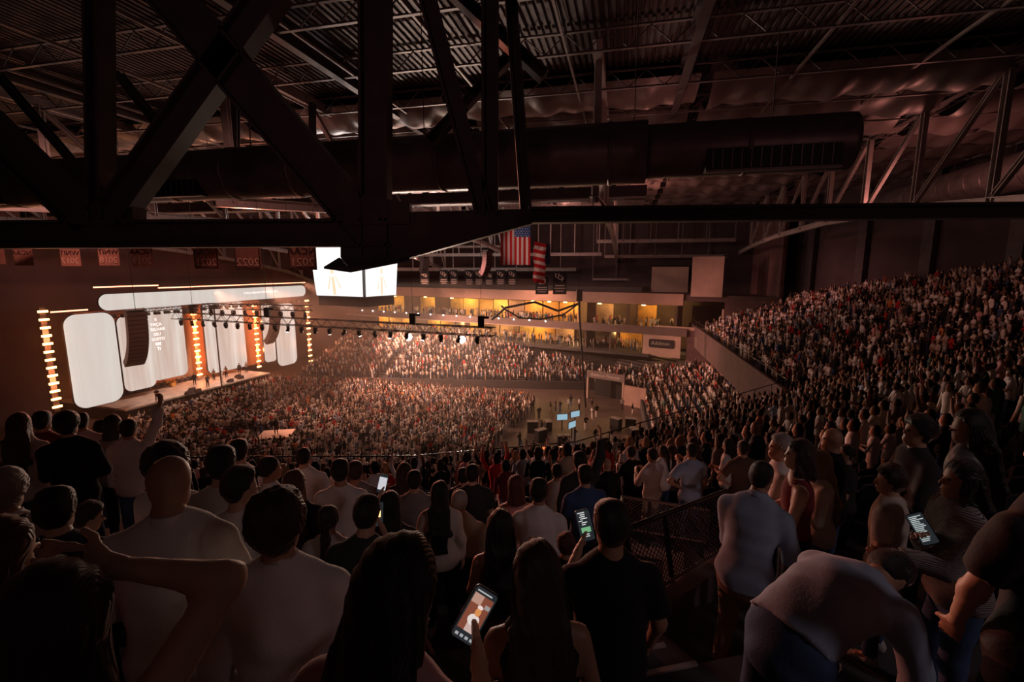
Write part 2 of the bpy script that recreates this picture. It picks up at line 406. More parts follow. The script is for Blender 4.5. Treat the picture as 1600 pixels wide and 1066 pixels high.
# ================================================================== STAGE
SA = at_z(200, 639, 1.8); SB = at_z(418, 583, 1.8)
SU = (SB - SA); STL = SU.length; SU.normalize(); SN = Vector((-SU.y, SU.x, 0))
STM = Matrix((SU, SN, Vector((0, 0, 1)))).transposed()
STE = STM.to_euler()
def ST(u, n, z): return Vector((SA.x, SA.y, 0)) + SU * u + SN * n + Vector((0, 0, z))
def st_uv(px, py, n):
    p = at_plane(px, py, ST(0, n, 0), SN); v = p - Vector((SA.x, SA.y, 0)); return v.dot(SU), p.z
def stthing(name, label, cat, u, n, z, group=None):
    o = thing(name, label, cat, ST(u, n, z), 0, group); o.rotation_euler = STE; return o
stage_m = mat('stage_floor', (.52, .43, .38), .28, var=.3, scale=1.2)
sg = stthing('stage', 'wide raised concert stage with glossy pale floor and dark front', 'stage', 0, 0, 0)
MB().box((STL / 2, 6, 1.70), (STL + .6, 12.4, .2)).build('stage_deck', stage_m, sg)
MB().box((STL / 2, 6, .8), (STL + .3, 12, 1.6)).build('stage_base', black_m, sg)
backdrop_m = mat('backdrop', (.62, .29, .16), .75, var=.1, scale=.4)
wall('wall_left', tuple(ST(-60, 13, 0))[:2], tuple(ST(70, 13, 0))[:2], -.2, 29, mat('wall_stage_side', (.085, .046, .046), .85, var=.15, scale=.3), .4)
o = stthing('stage_backdrop', 'amber lit backdrop behind the video screens', 'backdrop', 0, 7.6, 1.8)
MB().box((13.5, .1, 5.6), (27, .15, 11.2)).build('backdrop_panel', backdrop_m, o)
led = mat_led('led_picture', (.58, .43, .36), (.76, .66, .59), 1.0)
led2 = mat_led('led_picture_side', (.66, .58, .52), (.70, .64, .58), 1.0)
def rrect(w_, h_, r, n=6):
    pts = []
    for cx, cz, a0 in ((w_ / 2 - r, h_ / 2 - r, 0), (-w_ / 2 + r, h_ / 2 - r, 90), (-w_ / 2 + r, -h_ / 2 + r, 180), (w_ / 2 - r, -h_ / 2 + r, 270)):
        for k in range(n + 1):
            a = R(a0 + 90 * k / n); pts.append((cx + r * math.cos(a), cz + r * math.sin(a)))
    return pts
def screen(pl, pr, n, ytop, ybot, xm, r, label, m, slant=0):
    """rounded video wall from the pixel columns of its two sides"""
    u0, _ = st_uv(pl[0], pl[1], n); u1, _ = st_uv(pr[0], pr[1], n)
    _, zt = st_uv(xm, ytop, n); _, zb = st_uv(xm, ybot, n)
    w_, h_ = u1 - u0, zt - zb
    o = stthing('video_screen', label, 'screen', (u0 + u1) / 2, n, zb)
    pts = rrect(w_, h_, r)
    MB().prism([(x, .05, z + h_ / 2) for x, z in pts], (0, .25, 0)).build('screen_frame', black_m, o)
    pts = rrect(w_ - .08, h_ - .08, r - .04)
    MB().prism([(x, .0, z + h_ / 2) for x, z in pts], (0, .05, 0)).build('picture', m, o)
    return o, w_, h_
screen((106, 560), (187, 560), 0.0, 489, 636, 146, 1.25, 'tall cream video screen with rounded corners standing in front of stage end', led2)
screen((189, 560), (241, 560), 4.0, 492, 610, 215, .9, 'cream video screen half hidden behind the large line array', led)
scr, w_, h_ = screen((231, 535), (290, 535), 4.7, 474, 592, 262, .9, 'cream video screen with white song lyrics behind the drummer', led)
for i, t in enumerate(['E', 'FAÇA', 'BRILHAR', 'SEU', 'ROSTO', 'EM', 'TI']):
    o = link('lyric_lettering', text_mesh(t, .56, .005, offset=.006), mat('lyric_white', (1, 1, 1), .5, emit=(1, .98, .96), es=1.15), scr); o.location = (-w_ / 2 + 1.3, -.02, h_ * .80 - i * .66)
screen((321, 535), (384, 535), 5.0, 470, 580, 352, .9, 'cream video screen behind the singers between two lamp towers', led)
screen((412, 535), (431, 535), 3.5, 474, 566, 422, .7, 'narrow cream video screen behind the far line array', led)
screen((432, 535), (463, 535), 0.0, 474, 571, 448, 1.1, 'cream video screen with rounded corners past the far line array', led)
# long pill-shaped header screen
u0, z0 = st_uv(153, 466, 1.0); u1, z1 = st_uv(478, 461, 1.0); _, zt = st_uv(300, 453.5, 1.0); _, zb = st_uv(300, 476, 1.0)
hd = stthing('header_screen', 'long pill shaped cream header screen above the stage', 'screen', (u0 + u1) / 2, 1.0, zb)
hh = zt - zb
MB().prism([(x, .05, z + hh / 2) for x, z in rrect(u1 - u0, hh, hh * .48, 8)], (0, .25, 0)).build('screen_frame', black_m, hd)
MB().prism([(x, 0, z + hh / 2) for x, z in rrect(u1 - u0 - .06, hh - .06, hh * .47, 8)], (0, .05, 0)).build('picture', led2, hd)
o = link('lyric_lettering', text_mesh('E FAÇA BRILHAR SEU ROSTO EM TI', .42, .005), mat('lyric_white', (1, 1, 1)), hd); o.location = (6.5, -.02, hh * .58)
neon = mat('neon_pink', (1, .5, .4), .5, emit=(1.0, .34, .20), es=3.2)
def neonbar(p0, p1, n, label):
    a = at_plane(p0[0], p0[1], ST(0, n, 0), SN); b = at_plane(p1[0], p1[1], ST(0, n, 0), SN); b.z = a.z = (a.z + b.z) / 2
    o = thing('light_bar', label, 'light bar', a, 0, 'pink light bars over the stage')
    MB().beam((0, 0, 0), b - a, .14, .14).build('tube', neon, o); MB().beam(Vector((0, 0, .13)) + SN * .06, b - a + Vector((0, 0, .13)) + SN * .06, .12, .1).build('housing', black_m, o)
neonbar((146, 449), (247, 446), .9, 'glowing pink light bar over the header screen, nearer part')
neonbar((247, 446), (477, 444.5), .9, 'glowing pink light bar over the header screen, longer part')
neonbar((79, 487), (137, 485), -.2, 'short glowing pink light bar above the tall end screen')
# towers of amber lamps
amb_l = mat('amber_lamp', (1, .6, .3), .5, emit=(1.0, .46, .15), es=6.5)
def tower(px0, py0, px1, py1, n, cnt, where):
    u, zt = st_uv((px0 + px1) / 2, py0, n); _, zb = st_uv((px0 + px1) / 2, py1, n)
    o = stthing('lamp_tower', 'tower of %d amber lamp blocks %s' % (cnt, where), 'light tower', u, n, max(zb - .4, 0 if n < 0 else 1.8))
    b = o.location.z
    MB().box((0, .25, (zt - b) / 2 + .2), (.5, .12, zt - b + .6)).build('tower_panel', backdrop_m if n > 0 else brown_m, o)
    lm = MB().box((0, 0, 0), (.80, .14, .21)).mesh('lamp_block')
    for i in range(cnt):
        l = link('lamp_block', lm, amb_l, o); l.location = (0, .12, zb - b + (zt - zb) * i / (cnt - 1))
    for k in range(2):
        point('tower_glow', ST(u, n - .7, zb + (zt - zb) * (.28 + .45 * k)), 750, AMB, .35)
tower(56, 487, 80, 641, -.4, 13, 'out beside the tall end screen')
tower(299, 482, 306, 588, 5.4, 12, 'behind the musicians between two screens')
tower(396, 478, 400, 575, 4.6, 12, 'between the singers and the far line array')
tower(478, 470, 482, 566, -.3, 12, 'at the far end of the stage')
# curved line arrays
spk = mat('speaker_brown', (.055, .032, .03), .7); grille = mat('speaker_grille', (.075, .045, .04), .8, bump=.5, bscale=60)
def line_array(px, py0, py1, n, cnt, where, yaw=0, wd=1.5, Y=None):
    if Y is None:
        u, zt = st_uv(px, py0, n); _, zb = st_uv(px, py1, n); top = ST(u, n, zt)
    else: top = at(px, py0, Y); zt = top.z; zb = at(px, py1, Y).z
    o = thing('line_array', 'curved hanging loudspeaker line array %s' % where, 'speaker', top)
    o.rotation_euler = (0, 0, (math.atan2(SU.y, SU.x) if Y is None else 0) + yaw)
    h = (zt - zb) / cnt * 1.06; y = 0.; z = 0.
    MB().box((0, .35, .12), (wd * .9, 1.0, .12)).tube([(0, .3, .15), (0, .3, max(2., 25.5 - zt))], .03, 5).build('flying_frame', black_m, o)
    cab = MB().prism([(-wd / 2, 0, -h * .48), (wd / 2, 0, -h * .48), (wd / 2 * .9, .75, -h * .36), (-wd / 2 * .9, .75, -h * .36)], (0, 0, h * .9)).mesh('cabinet')
    gri = MB().box((0, -.02, 0), (wd * .96, .05, h * .82)).mesh('grille')
    for i in range(cnt):
        a = R(2 + 52 * (i / cnt) ** 2)
        z -= h * .5 * math.cos(a); y += h * .5 * math.sin(a)
        c = link('cabinet', cab, spk, o); c.location = (0, y, z); c.rotation_euler = (a, 0, 0)
        g = link('grille', gri, grille, c)
        z -= h * .5 * math.cos(a); y += h * .5 * math.sin(a)
line_array(214, 487, 578, -3.4, 14, 'by the tall end screen', -.15, 2.0)
line_array(432, 480, 540, -3.4, 12, 'before the far end screens', .1, 1.6)
line_array(765, 393, 432, 0, 10, 'hung from the roof beside the flag', .9, 1.2, 62)
line_array(666, 403, 428, 0, 9, 'hung from the roof beside the scoreboard', .9, 1.2, 70)
# ------------------------------------------------------------------ lighting trusses with moving heads
def box_truss(a, b, s, label, name='lighting_truss'):
    a = Vector(a); b = Vector(b); o = thing(name, label, 'truss', a); d = b - a; l = d.length; d.normalize()
    sd = d.cross(Vector((0, 0, 1))).normalized(); u = Vector((0, 0, 1))
    cs = [(sd * i + u * j) * s / 2 for i, j in ((-1, -1), (1, -1), (1, 1), (-1, 1))]
    for c in cs: MB().tube([c, c + d * l], .045, 6).build('chord_tube', steel_dk, o)
    n = max(2, int(l / s)); mb = MB()
    for i in range(n):
        for k in range(4):
            p, q = cs[k], cs[(k + 1) % 4]
            if i % 2: p, q = q, p
            mb.tube([p + d * l * i / n, q + d * l * (i + 1) / n], .022, 4, False)
    mb.build('lattice', steel_dk, o); return o, a, d, l
head_body = MB().box((0, 0, -.16), (.34, .26, .14)).mesh('base')
yoke_me = MB().prism([(-.225, -.08, -.56), (-.175, -.08, -.56), (-.175, -.08, -.26), (.175, -.08, -.26), (.175, -.08, -.56), (.225, -.08, -.56), (.225, -.08, -.21), (-.225, -.08, -.21)], (0, .16, 0)).mesh('yoke')
can_me = MB().tube([(0, 0, .24), (0, 0, .1), (0, 0, -.22), (0, 0, -.3)], [.10, .17, .19, .16], 10).mesh('head')
lens_me = MB().tube([(0, 0, -.302), (0, 0, -.32)], .14, 10).mesh('lens')
lens_on = mat('lens_lit', (1, 1, 1), .3, emit=(1.0, .82, .70), es=16); lens_off = mat('lens_off', (.06, .06, .07), .15)
def moving_head(p, tilt, yaw, lit, label, group, sc=.95):
    o = thing('moving_head_lamp', label, 'stage lamp', p, yaw, group); o.scale = (sc,) * 3
    link('base', head_body, black_m, o); y = link('yoke', yoke_me, black_m, o)
    h = link('head', can_me, black_m, o); h.location = (0, 0, -.46); h.rotation_euler = (tilt, 0, 0)
    link('lens', lens_me.copy() if False else (LENS_ON if lit else LENS_OFF), None, h); return o
LENS_ON = lens_me; LENS_ON.materials.append(lens_on); LENS_OFF = lens_me.copy(); LENS_OFF.materials.clear(); LENS_OFF.materials.append(lens_off)
ta = at_z(272, 493, 12.8); tb = at_z(772, 519, 12.8)
o, a, d, l = box_truss(ta, tb, .75, 'long dark lattice lighting truss hung over the audience')
rr = random.Random(5)
LAMPS = []
for i in range(22):
    lit = i in (9, 12, 14, 16, 18)
    p = a + d * (l * (i + .6) / 22.5) + Vector((0, 0, -.42))
    moving_head(p, R(rr.uniform(-40, 30)), rr.uniform(0, 6), lit, 'lit moving head lamp shining under the long lighting truss' if lit else 'dark moving head lamp under the long lighting truss',
                'lit lamps of the long truss' if lit else 'dark lamps of the long truss')
    if lit: spot('truss_lamp', p - Vector((0, 0, 1.3)), (p.x - 7 + i, p.y + 3, 0), 1500, (1, .62, .45), 34, .5, .15)
for k, f in enumerate((.08, .36, .80, .97)):
    p = a + d * l * f
    h = thing('chain_hoist', 'black chain hoist riding on the long lighting truss', 'hoist', p + Vector((0, 0, .38)), 0, 'hoists of the long truss')
    MB().box((0, 0, .5), (.55, .5, 1.0)).build('motor', black_m, h); MB().box((.45, 0, .85), (.5, .2, .2)).build('hook_block', black_m, h)
    MB().tube([(0, 0, 1), (0, 0, 26.9 - p.z)], .02, 4).build('chain', black_m, h)
ta2 = at(320, 478, 58.0); tb2 = at_z(486, 482, ta2.z)
o, a, d, l = box_truss(ta2, tb2, .6, 'shorter upper lattice truss close to the stage')
for i in range(9):
    moving_head(a + d * (l * (i + .5) / 9) + Vector((0, 0, -.34)), R(rr.uniform(-50, 20)), rr.uniform(0, 6), False, 'dark moving head lamp under the upper stage truss', 'dark lamps of the upper stage truss', 1.1)
# batten of small cans under the header screen
bu0, bz = st_uv(145, 484, .6); bu1, _ = st_uv(478, 468, .6)
_, bz = st_uv(330, 477, .6)
o, a, d, l = box_truss(ST(bu0, .6, bz), ST(bu1, .6, bz), .35, 'thin lamp batten under the header screen')
for i in range(26):
    p = a + d * (l * (i + .5) / 26) + Vector((0, 0, -.45))
    q = thing('lamp_can', 'small square lamp can on the batten under the header screen', 'stage lamp', p, math.atan2(SU.y, SU.x), 'lamp cans under the header screen')
    MB().box((0, 0, 0), (.62, .4, .36)).build('can_body', black_m, q); MB().box((0, -.21, 0), (.5, .03, .26)).build('can_lens', lens_off, q)
# mast in front of the middle screens, and the cable drop at the truss end
u, z = st_uv(334, 478, -1.0); o = stthing('cable_mast', 'thin brown cable mast in front of the middle screens', 'mast', u, -1.0, 1.8)
MB().tube([(0, 0, 0), (0, 0, z - 1.8)], .10, 6).build('mast', spk, o); MB().box((0, 0, z - 1.9), (1.2, .5, .5)).build('mast_head', black_m, o)
p = at(905, 470, 60); o = thing('cable_drop', 'dark cable bundle looping from a hoist down to the floor', 'cable', p)
g = at(912, 612, 62); MB().tube([(0, 0, 0), (.1, .1, -2), (g.x - p.x, 0, -p.z + .1)], .13, 6).build('drop', black_m, o)
MB().box((0, 0, .7), (.7, .6, 1.5)).build('motor', black_m, o); MB().tube([(0, 0, 1.4), (0, 0, 26.8 - p.z)], .02, 4).build('chain', black_m, o)
pts = [at(x, y, 60.5) - p for x, y in ((905, 474), (880, 492), (845, 499), (812, 497), (790, 484), (783, 478))]
MB().tube(pts, .12, 6).build('loop', black_m, o)
pts = [at(x, y, 60.8) - p for x, y in ((905, 474), (872, 486), (835, 472), (790, 481), (768, 500))]
MB().tube(pts, .16, 6).build('loop', black_m, o)
# ------------------------------------------------------------------ follow spots facing the stage
FSP = []
for px, py, Y in ((638, 527, 77), (722, 531, 76)):
    p = at(px, py, Y); zt = p.z; FSP.append((p.x, p.y))
    o = thing('follow_spot', 'blazing white follow spot on a stand in the far stands', 'spotlight', (p.x, p.y, LOWER.z(p.x, p.y)), 0, 'two follow spots in the far stands')
    h = zt - o.location.z; aim = (Vector((0, 0, ZC)) * .5 + ST(8, 3, 3) * .5) - p
    MB().tube([(0, 0, 0), (0, 0, h - .3)], .05, 6).build('stand', black_m, o)
    dn = (CAM - p).normalized()
    MB().tube([Vector((0, .0, h)) - dn * .9, Vector((0, 0, h)) + dn * .1], [.42, .57], 12).build('lamp_body', black_m, o)
    MB().tube([Vector((0, 0, h)) + dn * .11, Vector((0, 0, h)) + dn * .15], .54, 14).build('lens', mat('spot_lens', (1, 1, 1), .3, emit=(1, .84, .74), es=120), o)
    spot('follow_spot_lamp', p + dn * .4, p + dn * 30, 20000, (1, .70, .55), 60, .9, .3)
# stage wash
for u, z, pw in ((2, 13.5, 2000), (9, 13.5, 3200), (16, 13.5, 3600), (21, 13, 2200)):
    spot('stage_wash_lamp', ST(u, -3.5, z), ST(u, 3.5, 1.8), pw, (1, .72, .56), 68, .7, .3)
# ------------------------------------------------------------------ centre-hung scoreboard
Yb = 52.0
cor = at(570, 464, Yb)
lt = at(493, 463, Yb + 3.2); rt = at(620, 463, Yb + 4.4)
zb = cor.z; zt = at(569, 388, Yb).z + .7
sb = thing('scoreboard', 'four sided hanging video scoreboard with bright white screens over the floor', 'scoreboard', (cor.x, cor.y, zb))
lt.z = rt.z = zb
bk = lt + rt - cor
base = [cor, rt, bk, lt]; cen = (cor + bk) / 2
def sbp(i, s, z): p = cen + (base[i] - cen) * s; return Vector((p.x, p.y, z)) - Vector(sb.location)
sc_white = mat_led('scoreboard_picture', (1.0, .97, .93), (1.0, .99, .96), 1.15)
for i in range(4):
    j = (i + 1) % 4
    q = [sbp(i, 1, zb).lerp(sbp(j, 1, zb), .035), sbp(i, 1, zb).lerp(sbp(j, 1, zb), .965), sbp(i, 1.1, zt).lerp(sbp(j, 1.1, zt), .965), sbp(i, 1.1, zt).lerp(sbp(j, 1.1, zt), .035)]
    nrm = (q[1] - q[0]).cross(q[3] - q[0]).normalized()
    pa = MB().prism(q, nrm * .06).build('screen_panel', sc_white, sb)
    # the singer in the picture: faint cream outline shapes lying flat on the panel
    if i in (0, 3):
        o_, ex, ez = q[0] + nrm * .075, (q[1] - q[0]), (q[3] - q[0])
        fx = .42 if i == 3 else .5
        mb = MB()
        def pp(a, b): return o_ + ex * a + ez * b
        for pl_ in ([(fx - .035, .02), (fx + .035, .02), (fx + .03, .36), (fx - .03, .36)], [(fx - .06, .38), (fx - .035, .40), (fx - .11, .12), (fx - .14, .13)],
                    [(fx + .04, .40), (fx + .065, .38), (fx + .16, .16), (fx + .13, .15)], [(fx - .03, .42), (fx + .03, .42), (fx + .035, .52), (fx - .035, .52)]):
            mb.prism([pp(*t) for t in pl_], nrm * .01)
        mb.build('picture_figure', mat('picture_cream', (.8, .7, .5), .6, emit=(.86, .72, .50), es=1.0), pa)
mb = MB().prism([sbp(i, 1.0, zb - .02) for i in range(4)], (0, 0, -.1)).prism([sbp(i, .99, zt) * 1 for i in range(4)], (0, 0, .3))
mb.prism([sbp(i, .985, zb) for i in range(4)], (0, 0, zt - zb)); mb.build('frame', mat('scoreboard_frame', (.10, .085, .085), .6), sb)
MB().prism([sbp(i, .93, zb - .12) for i in range(4)], (0, 0, -1.05)).build('lower_ring', mat('scoreboard_ring', (.085, .06, .06), .5), sb)
for i in range(4):
    MB().tube([sbp(i, .8, zt), sbp(i, .8, 27)], .04, 5).build('hanging_cable', black_m, sb)
point('scoreboard_glow', cen + Vector((0, 0, zt + 2.5 - cen.z)), 2600, (1, .86, .8), 1.0)
# ------------------------------------------------------------------ flags and banners
def wave_cloth(w_, h_, fn=None, amp=.06, nu=18, nv=14, ph=0.):
    return lambda u, v: ((u - .5) * w_, amp * math.sin(u * 19 + ph + v * 1.5) * (.3 + .7 * v) + amp * .5 * math.sin(u * 37 + ph), -v * h_)
red = mat('flag_red', (.55, .012, .02), .8); fwh = mat('flag_white', (.85, .74, .72), .8); blu = mat('flag_blue', (.03, .10, .30), .8)
def us_flag(px0, px1, ptop, pbot, Y, rz, label, wd=None, canton=True):
    a = at(px0, ptop, Y); b = at(px1, ptop, Y); h = a.z - at((px0 + px1) / 2, pbot, Y).z; wd = wd or (b.x - a.x)
    o = thing('flag', label, 'flag', (a + b) / 2, rz)
    f = wave_cloth(wd, h, amp=.07); n = 13; mb = None
    for i in range(n):
        m = fwh if i % 2 else red
        MB().grid(lambda u, v: f((i + u) / n, v), 4, 14).build('stripe', m, o, True)
    c = MB().grid(lambda u, v: Vector(f(6 / 13 + u * 7 / 13, v * .42)) + Vector((0, -.035, 0)), 12, 8).build('canton', blu, o, True)
    mb = MB()
    for r in range(9):
        for q in range(6 if r % 2 == 0 else 5):
            p = Vector(f(6 / 13 + ((q + (.5 if r % 2 == 0 else 1)) / 6) * 7 / 13, (r + .5) / 9 * .42)) + Vector((0, -.06, 0))
            mb.prism([p + Vector((math.sin(k * PI / 5) * (.055 if k % 2 == 0 else .022), 0, math.cos(k * PI / 5) * (.055 if k % 2 == 0 else .022))) for k in range(10)], (0, .01, 0))
    mb.build('stars', fwh, c)
    MB().tube([(-wd / 2, 0, .02), (wd / 2, 0, .02)], .04, 6).build('flag_pole', black_m, o)
    for s in (-.45, .45): MB().tube([(wd * s, 0, 0), (wd * s, 0, 26.8 - a.z)], .012, 4).build('hanging_wire', black_m, o)
us_flag(782, 829, 338, 414, 40, 0, 'large vertical American flag with blue canton seen from behind')
# second flag seen nearly edge-on: horizontal stripes folded
a = at(844, 377, 46); h = a.z - at(844, 440, 46).z
o = thing('flag', 'narrow striped flag hanging folded beside the large American flag', 'flag', a)
for i in range(11):
    MB().grid(lambda u, v: (-.62 + u * 1.15 + .08 * math.sin(v * 3 + i), .18 * math.sin(u * 5 + i * .3), -(i + v) * h / 11 - u * .25), 6, 2).build('stripe', red if i % 2 == 0 else fwh, o, True)
MB().grid(lambda u, v: (.45 + u * .55, .16 * math.sin(u * 4) + .05, -.25 - v * h * .5), 6, 6).build('canton', mat('flag_navy', (.02, .03, .08), .8), o, True)
MB().tube([(0, 0, .0), (0, 0, 26.8 - a.z)], .015, 4).build('hanging_wire', black_m, o)
ban_m = mat('banner_orange', (.52, .24, .18), .85, var=.1, scale=2, bump=.1); ban_d = mat('banner_dark', (.36, .17, .13), .85, var=.1, scale=2)
txt_d = mat('banner_text_dark', (.06, .035, .035), .8); txt_l = mat('banner_text_light', (.95, .60, .48), .8)
for i, (px, wpx, pb, top, yr, m) in enumerate([(-5, 26, 413, '', '', ban_m), (38, 27, 415, 'NCAA', '', ban_m), (112, 28, 416, 'WNIT', '2017', ban_m), (172, 29, 415, 'WNIT', '2018', ban_m), (224, 32, 417, 'NCAA', '2019', ban_m),
                                      (324, 35, 420, 'NCAA', '2021', ban_d), (389, 38, 421, '', '2022', ban_d), (474, 41, 422, 'NCAA', '2021', ban_d)]):
    Y = 1.25 * FPX / wpx; b = at(px, pb, Y)
    lab = 'orange championship banner hung by wires, ' if m is ban_m else 'brown championship banner with dark trim, '
    lab += ('reading %s %s in reverse' % (top, yr)).replace('  ', ' ') if (top or yr) else 'blank part at the left end of the row'
    if i == 7: lab += ', beside the scoreboard'
    o = thing('banner', lab, 'banner', (b.x, b.y, b.z + 2.3), 0.12, 'reversed banners in a row')
    MB().grid(wave_cloth(1.25, 2.3, amp=.02, ph=i), 10, 8).build('cloth', m, o, True)
    MB().tube([(-.66, 0, 0), (.66, 0, 0)], .025, 6).build('top_pole', black_m, o)
    if m is ban_d: MB().box((0, -.06, -2.22), (1.2, .02, .04)).box((-.58, -.06, -1.15), (.04, .02, 2.1)).box((.58, -.06, -1.15), (.04, .02, 2.1)).build('trim', txt_d, o)
    for s in (-.6, .6): MB().tube([(s, 0, 0), (s, 0, (21.9 if i == 3 else 26.5) - b.z - 2.3)], .01, 4).build('hanging_wire', black_m, o)
    if top: q = link('lettering', text_mesh(top, .46, .004, True), txt_d, o); q.location = (0, -.06, -1.42)
    if yr: q = link('lettering', text_mesh(yr, .55, .004, True), txt_l, o); q.location = (0, -.06, -1.95)
ub = mat('banner_black', (.02, .018, .02), .8); ut = mat('banner_white', (.72, .55, .50), .8)
for i, (px, wpx, pt, pb, t2) in enumerate([(663, 14, 424, 446, 0), (693, 13, 422, 446, 0), (709, 12, 422, 446, 0), (733, 13, 422, 447, 0), (748, 13, 422, 447, 0), (764, 13, 424, 447, 0), (782, 14, 422, 447, 0), (800, 13, 422, 447, 0),
                                           (847, 20, 432, 460, '23'), (875, 21, 424, 460, 0)]):
    Y = 84. if i < 8 else 62.; wd = wpx * Y / FPX; t = at(px, pt, Y); h = t.z - at(px, pb, Y).z
    lab = 'black banner with the number 23 in white' if t2 else ('large black banner with white UCF emblem beside the number 23 banner' if i == 9 else 'small black UCF banner with white lines over the suites')
    o = thing('banner', lab, 'banner', t, 0, 'UCF banners over the suites' if i < 8 else None)
    MB().box((0, 0, -h / 2), (wd, .04, h)).build('cloth', ub, o)
    MB().tube([(0, 0, 0), (0, 0, 3.0)], .02, 4).build('hanging_wire', black_m, o)
    if t2: q = link('lettering', text_mesh('23', .95, .004, shear=.2, offset=.02), ut, o); q.location = (0, -.04, -h * .30)
    else:
        for k, ch in enumerate('UCF'):
            q = link('lettering', text_mesh(ch, h * .27, .004, offset=.02), ut, o); q.location = ((k - 1) * wd * .2, -.04, -h * (.20 + .08 * k))
    mb = MB()
    for k in range(3): mb.box((0, -.03, -h * (.62 + .12 * k)), (wd * (.7, .8, .6)[k], .02, h * .055))
    mb.build('small_print', ut, o)
# ================================================================== ROOF
ZR = 28.6
def bp(l, wv, z):  # point in arena axes, origin under the camera
    return LA * l + WA * wv + Vector((0, 0, z))
ce = thing('ceiling', 'ribbed dark metal roof deck over the arena', None, (0, 0, ZR), kind='structure')
mb = MB(); pitch = .32; n = int(150 / pitch); b = 0
for i in range(n):
    l0 = -78 + i * pitch
    for l, z in ((l0, .0), (l0 + pitch * .45, .0), (l0 + pitch * .55, .09), (l0 + pitch * .9, .09)):
        mb.v += [tuple(bp(l, -12, z)), tuple(bp(l, 118, z))]
m_ = len(mb.v) // 2
mb.f = [(2 * i, 2 * i + 1, 2 * i + 3, 2 * i + 2) for i in range(m_ - 1)]
mb.build('roof_deck', deck_m, ce)
# bar joists along the long axis
joist_w = [17.5 + i * 4.6 for i in range(19)]
for i, wv in enumerate(joist_w):
    def jl(l, z): return LA * l + Vector((0, 0, z))
    jm = steel_md
    o = MB().beam(jl(-74, -.06), jl(44, -.06), .16, .07).build('bar_joist', jm, ce); o.location = bp(0, wv, 28.5) - Vector((0, 0, ZR))
    MB().beam(jl(-74, -.92), jl(44, -.92), .16, .07).build('bottom_chord', jm, o)
    mb = MB(); l = -74; k = 0
    while l < 44:
        mb.beam(jl(l, -.1 if k % 2 else -.9), jl(l + .9, -.9 if k % 2 else -.1), .045, .045); l += .9; k += 1
    mb.build('web', jm, o)
# bridging rods across the joists
for i in range(22):
    l = -60 + i * 5.2
    MB().beam(bp(l, 14, 27.62 - ZR), bp(l, 100, 27.62 - ZR), .10, .12).build('bridging_bar', steel_md, ce)
# sagging insulation fabric between joists
fr_ = random.Random(11)
for i, wv in enumerate(joist_w[:-2]):
    if wv < 26: continue
    for j in range(7):
        l0 = -52 + j * 14.; 
        if wv > 82 and (j % 2): continue
        ph = fr_.uniform(0, 6); sg_ = fr_.uniform(.35, .75); dx = fr_.uniform(-.6, .6); near = wv < 60
        def f(u, v, l0=l0, wv=wv, ph=ph, sg_=sg_, dx=dx):
            x = u * 13.4
            fold = .16 * abs(math.sin(x * .55 + ph + v * .9 + dx * v * 2)) ** .6 + .07 * math.sin(x * 2.1 + ph * 2 + 2 * v) + .05 * math.sin(x * 4.3 + ph)
            return bp(l0 + x, wv + .15 + v * 4.3, 28.05 - ZR - sg_ * math.sin(PI * v) ** .8 - fold * math.sin(PI * min(1, max(0, v * .98 + .01))) * 1.6)
        MB().grid(f, 44 if near else 24, 8 if near else 5).build('insulation_drape', fabric_m, ce, True)
# main arched trusses across the hall
prof = [(14, 20.6), (21.5, 21.3), (30, 22.0), (42, 22.3), (56, 22.0), (66, 21.4), (76, 20.4), (86, 19.0), (94, 17.6), (101, 15.6), (103, 14.7)]
def zbot(y):
    for (a, za), (b, zb_) in zip(prof, prof[1:]):
        if a <= y <= b: return za + (zb_ - za) * (y - a) / (b - a)
    return prof[-1][1] if y > 100 else prof[0][1]
def wtruss(X95, label, m, y0=14):
    def P(y, z): return Vector((X95 + (y - 95) * .2397, y, z))
    y1 = 103.
    while y1 > 60 and (P(y1, 0) - S(0, 0, 0)).dot(SO) > 8.3: y1 -= .1
    if X95 > 30: y1 = min(y1, 74.0)
    b0 = P(y0, 24); o = thing('roof_truss', label, 'truss', b0)
    q = lambda y, z: P(y, z) - b0
    ys = [y0 + (y1 - y0) * i / 26 for i in range(27)]
    mb = MB()
    for a, b in zip(ys, ys[1:]): mb.ibeam(q(a, zbot(a)), q(b, zbot(b)), .42, .5, t=.05)
    mb.build('bottom_chord', m, o)
    MB().ibeam(q(y0, 27.9), q(y1, 27.9), .42, .55, t=.05).build('top_chord', m, o)
    st = 6.2; y = y0 + 1; k = 0
    while y < y1 - 1.5:
        MB().ibeam(q(y, zbot(y)), q(y, 27.8), .3, .3, t=.04).build('vertical', m, o)
        if y + st < y1 - 1.5: MB().ibeam(q(y + st, zbot(y + st) + .2), q(y, 27.7), .22, .24, t=.035).build('diagonal', m, o)
        y += st
wl_ = ['arched roof truss beside the round duct over the upper bowl', 'arched roof truss ending over the far suites beside the flags', 'arched roof truss landing behind the large flag',
       'arched roof truss landing behind the scoreboard', 'arched roof truss crossing toward the stage end', 'arched roof truss above the stage front', 'arched roof truss above the stage backdrop']
for i, x in enumerate((40.2, 21.2, 4.0, -12.0, -28, -44, -60)): wtruss(x, wl_[i], steel_lt if i < 4 else steel_md, 22 if i in (1, 2, 3) else 16)
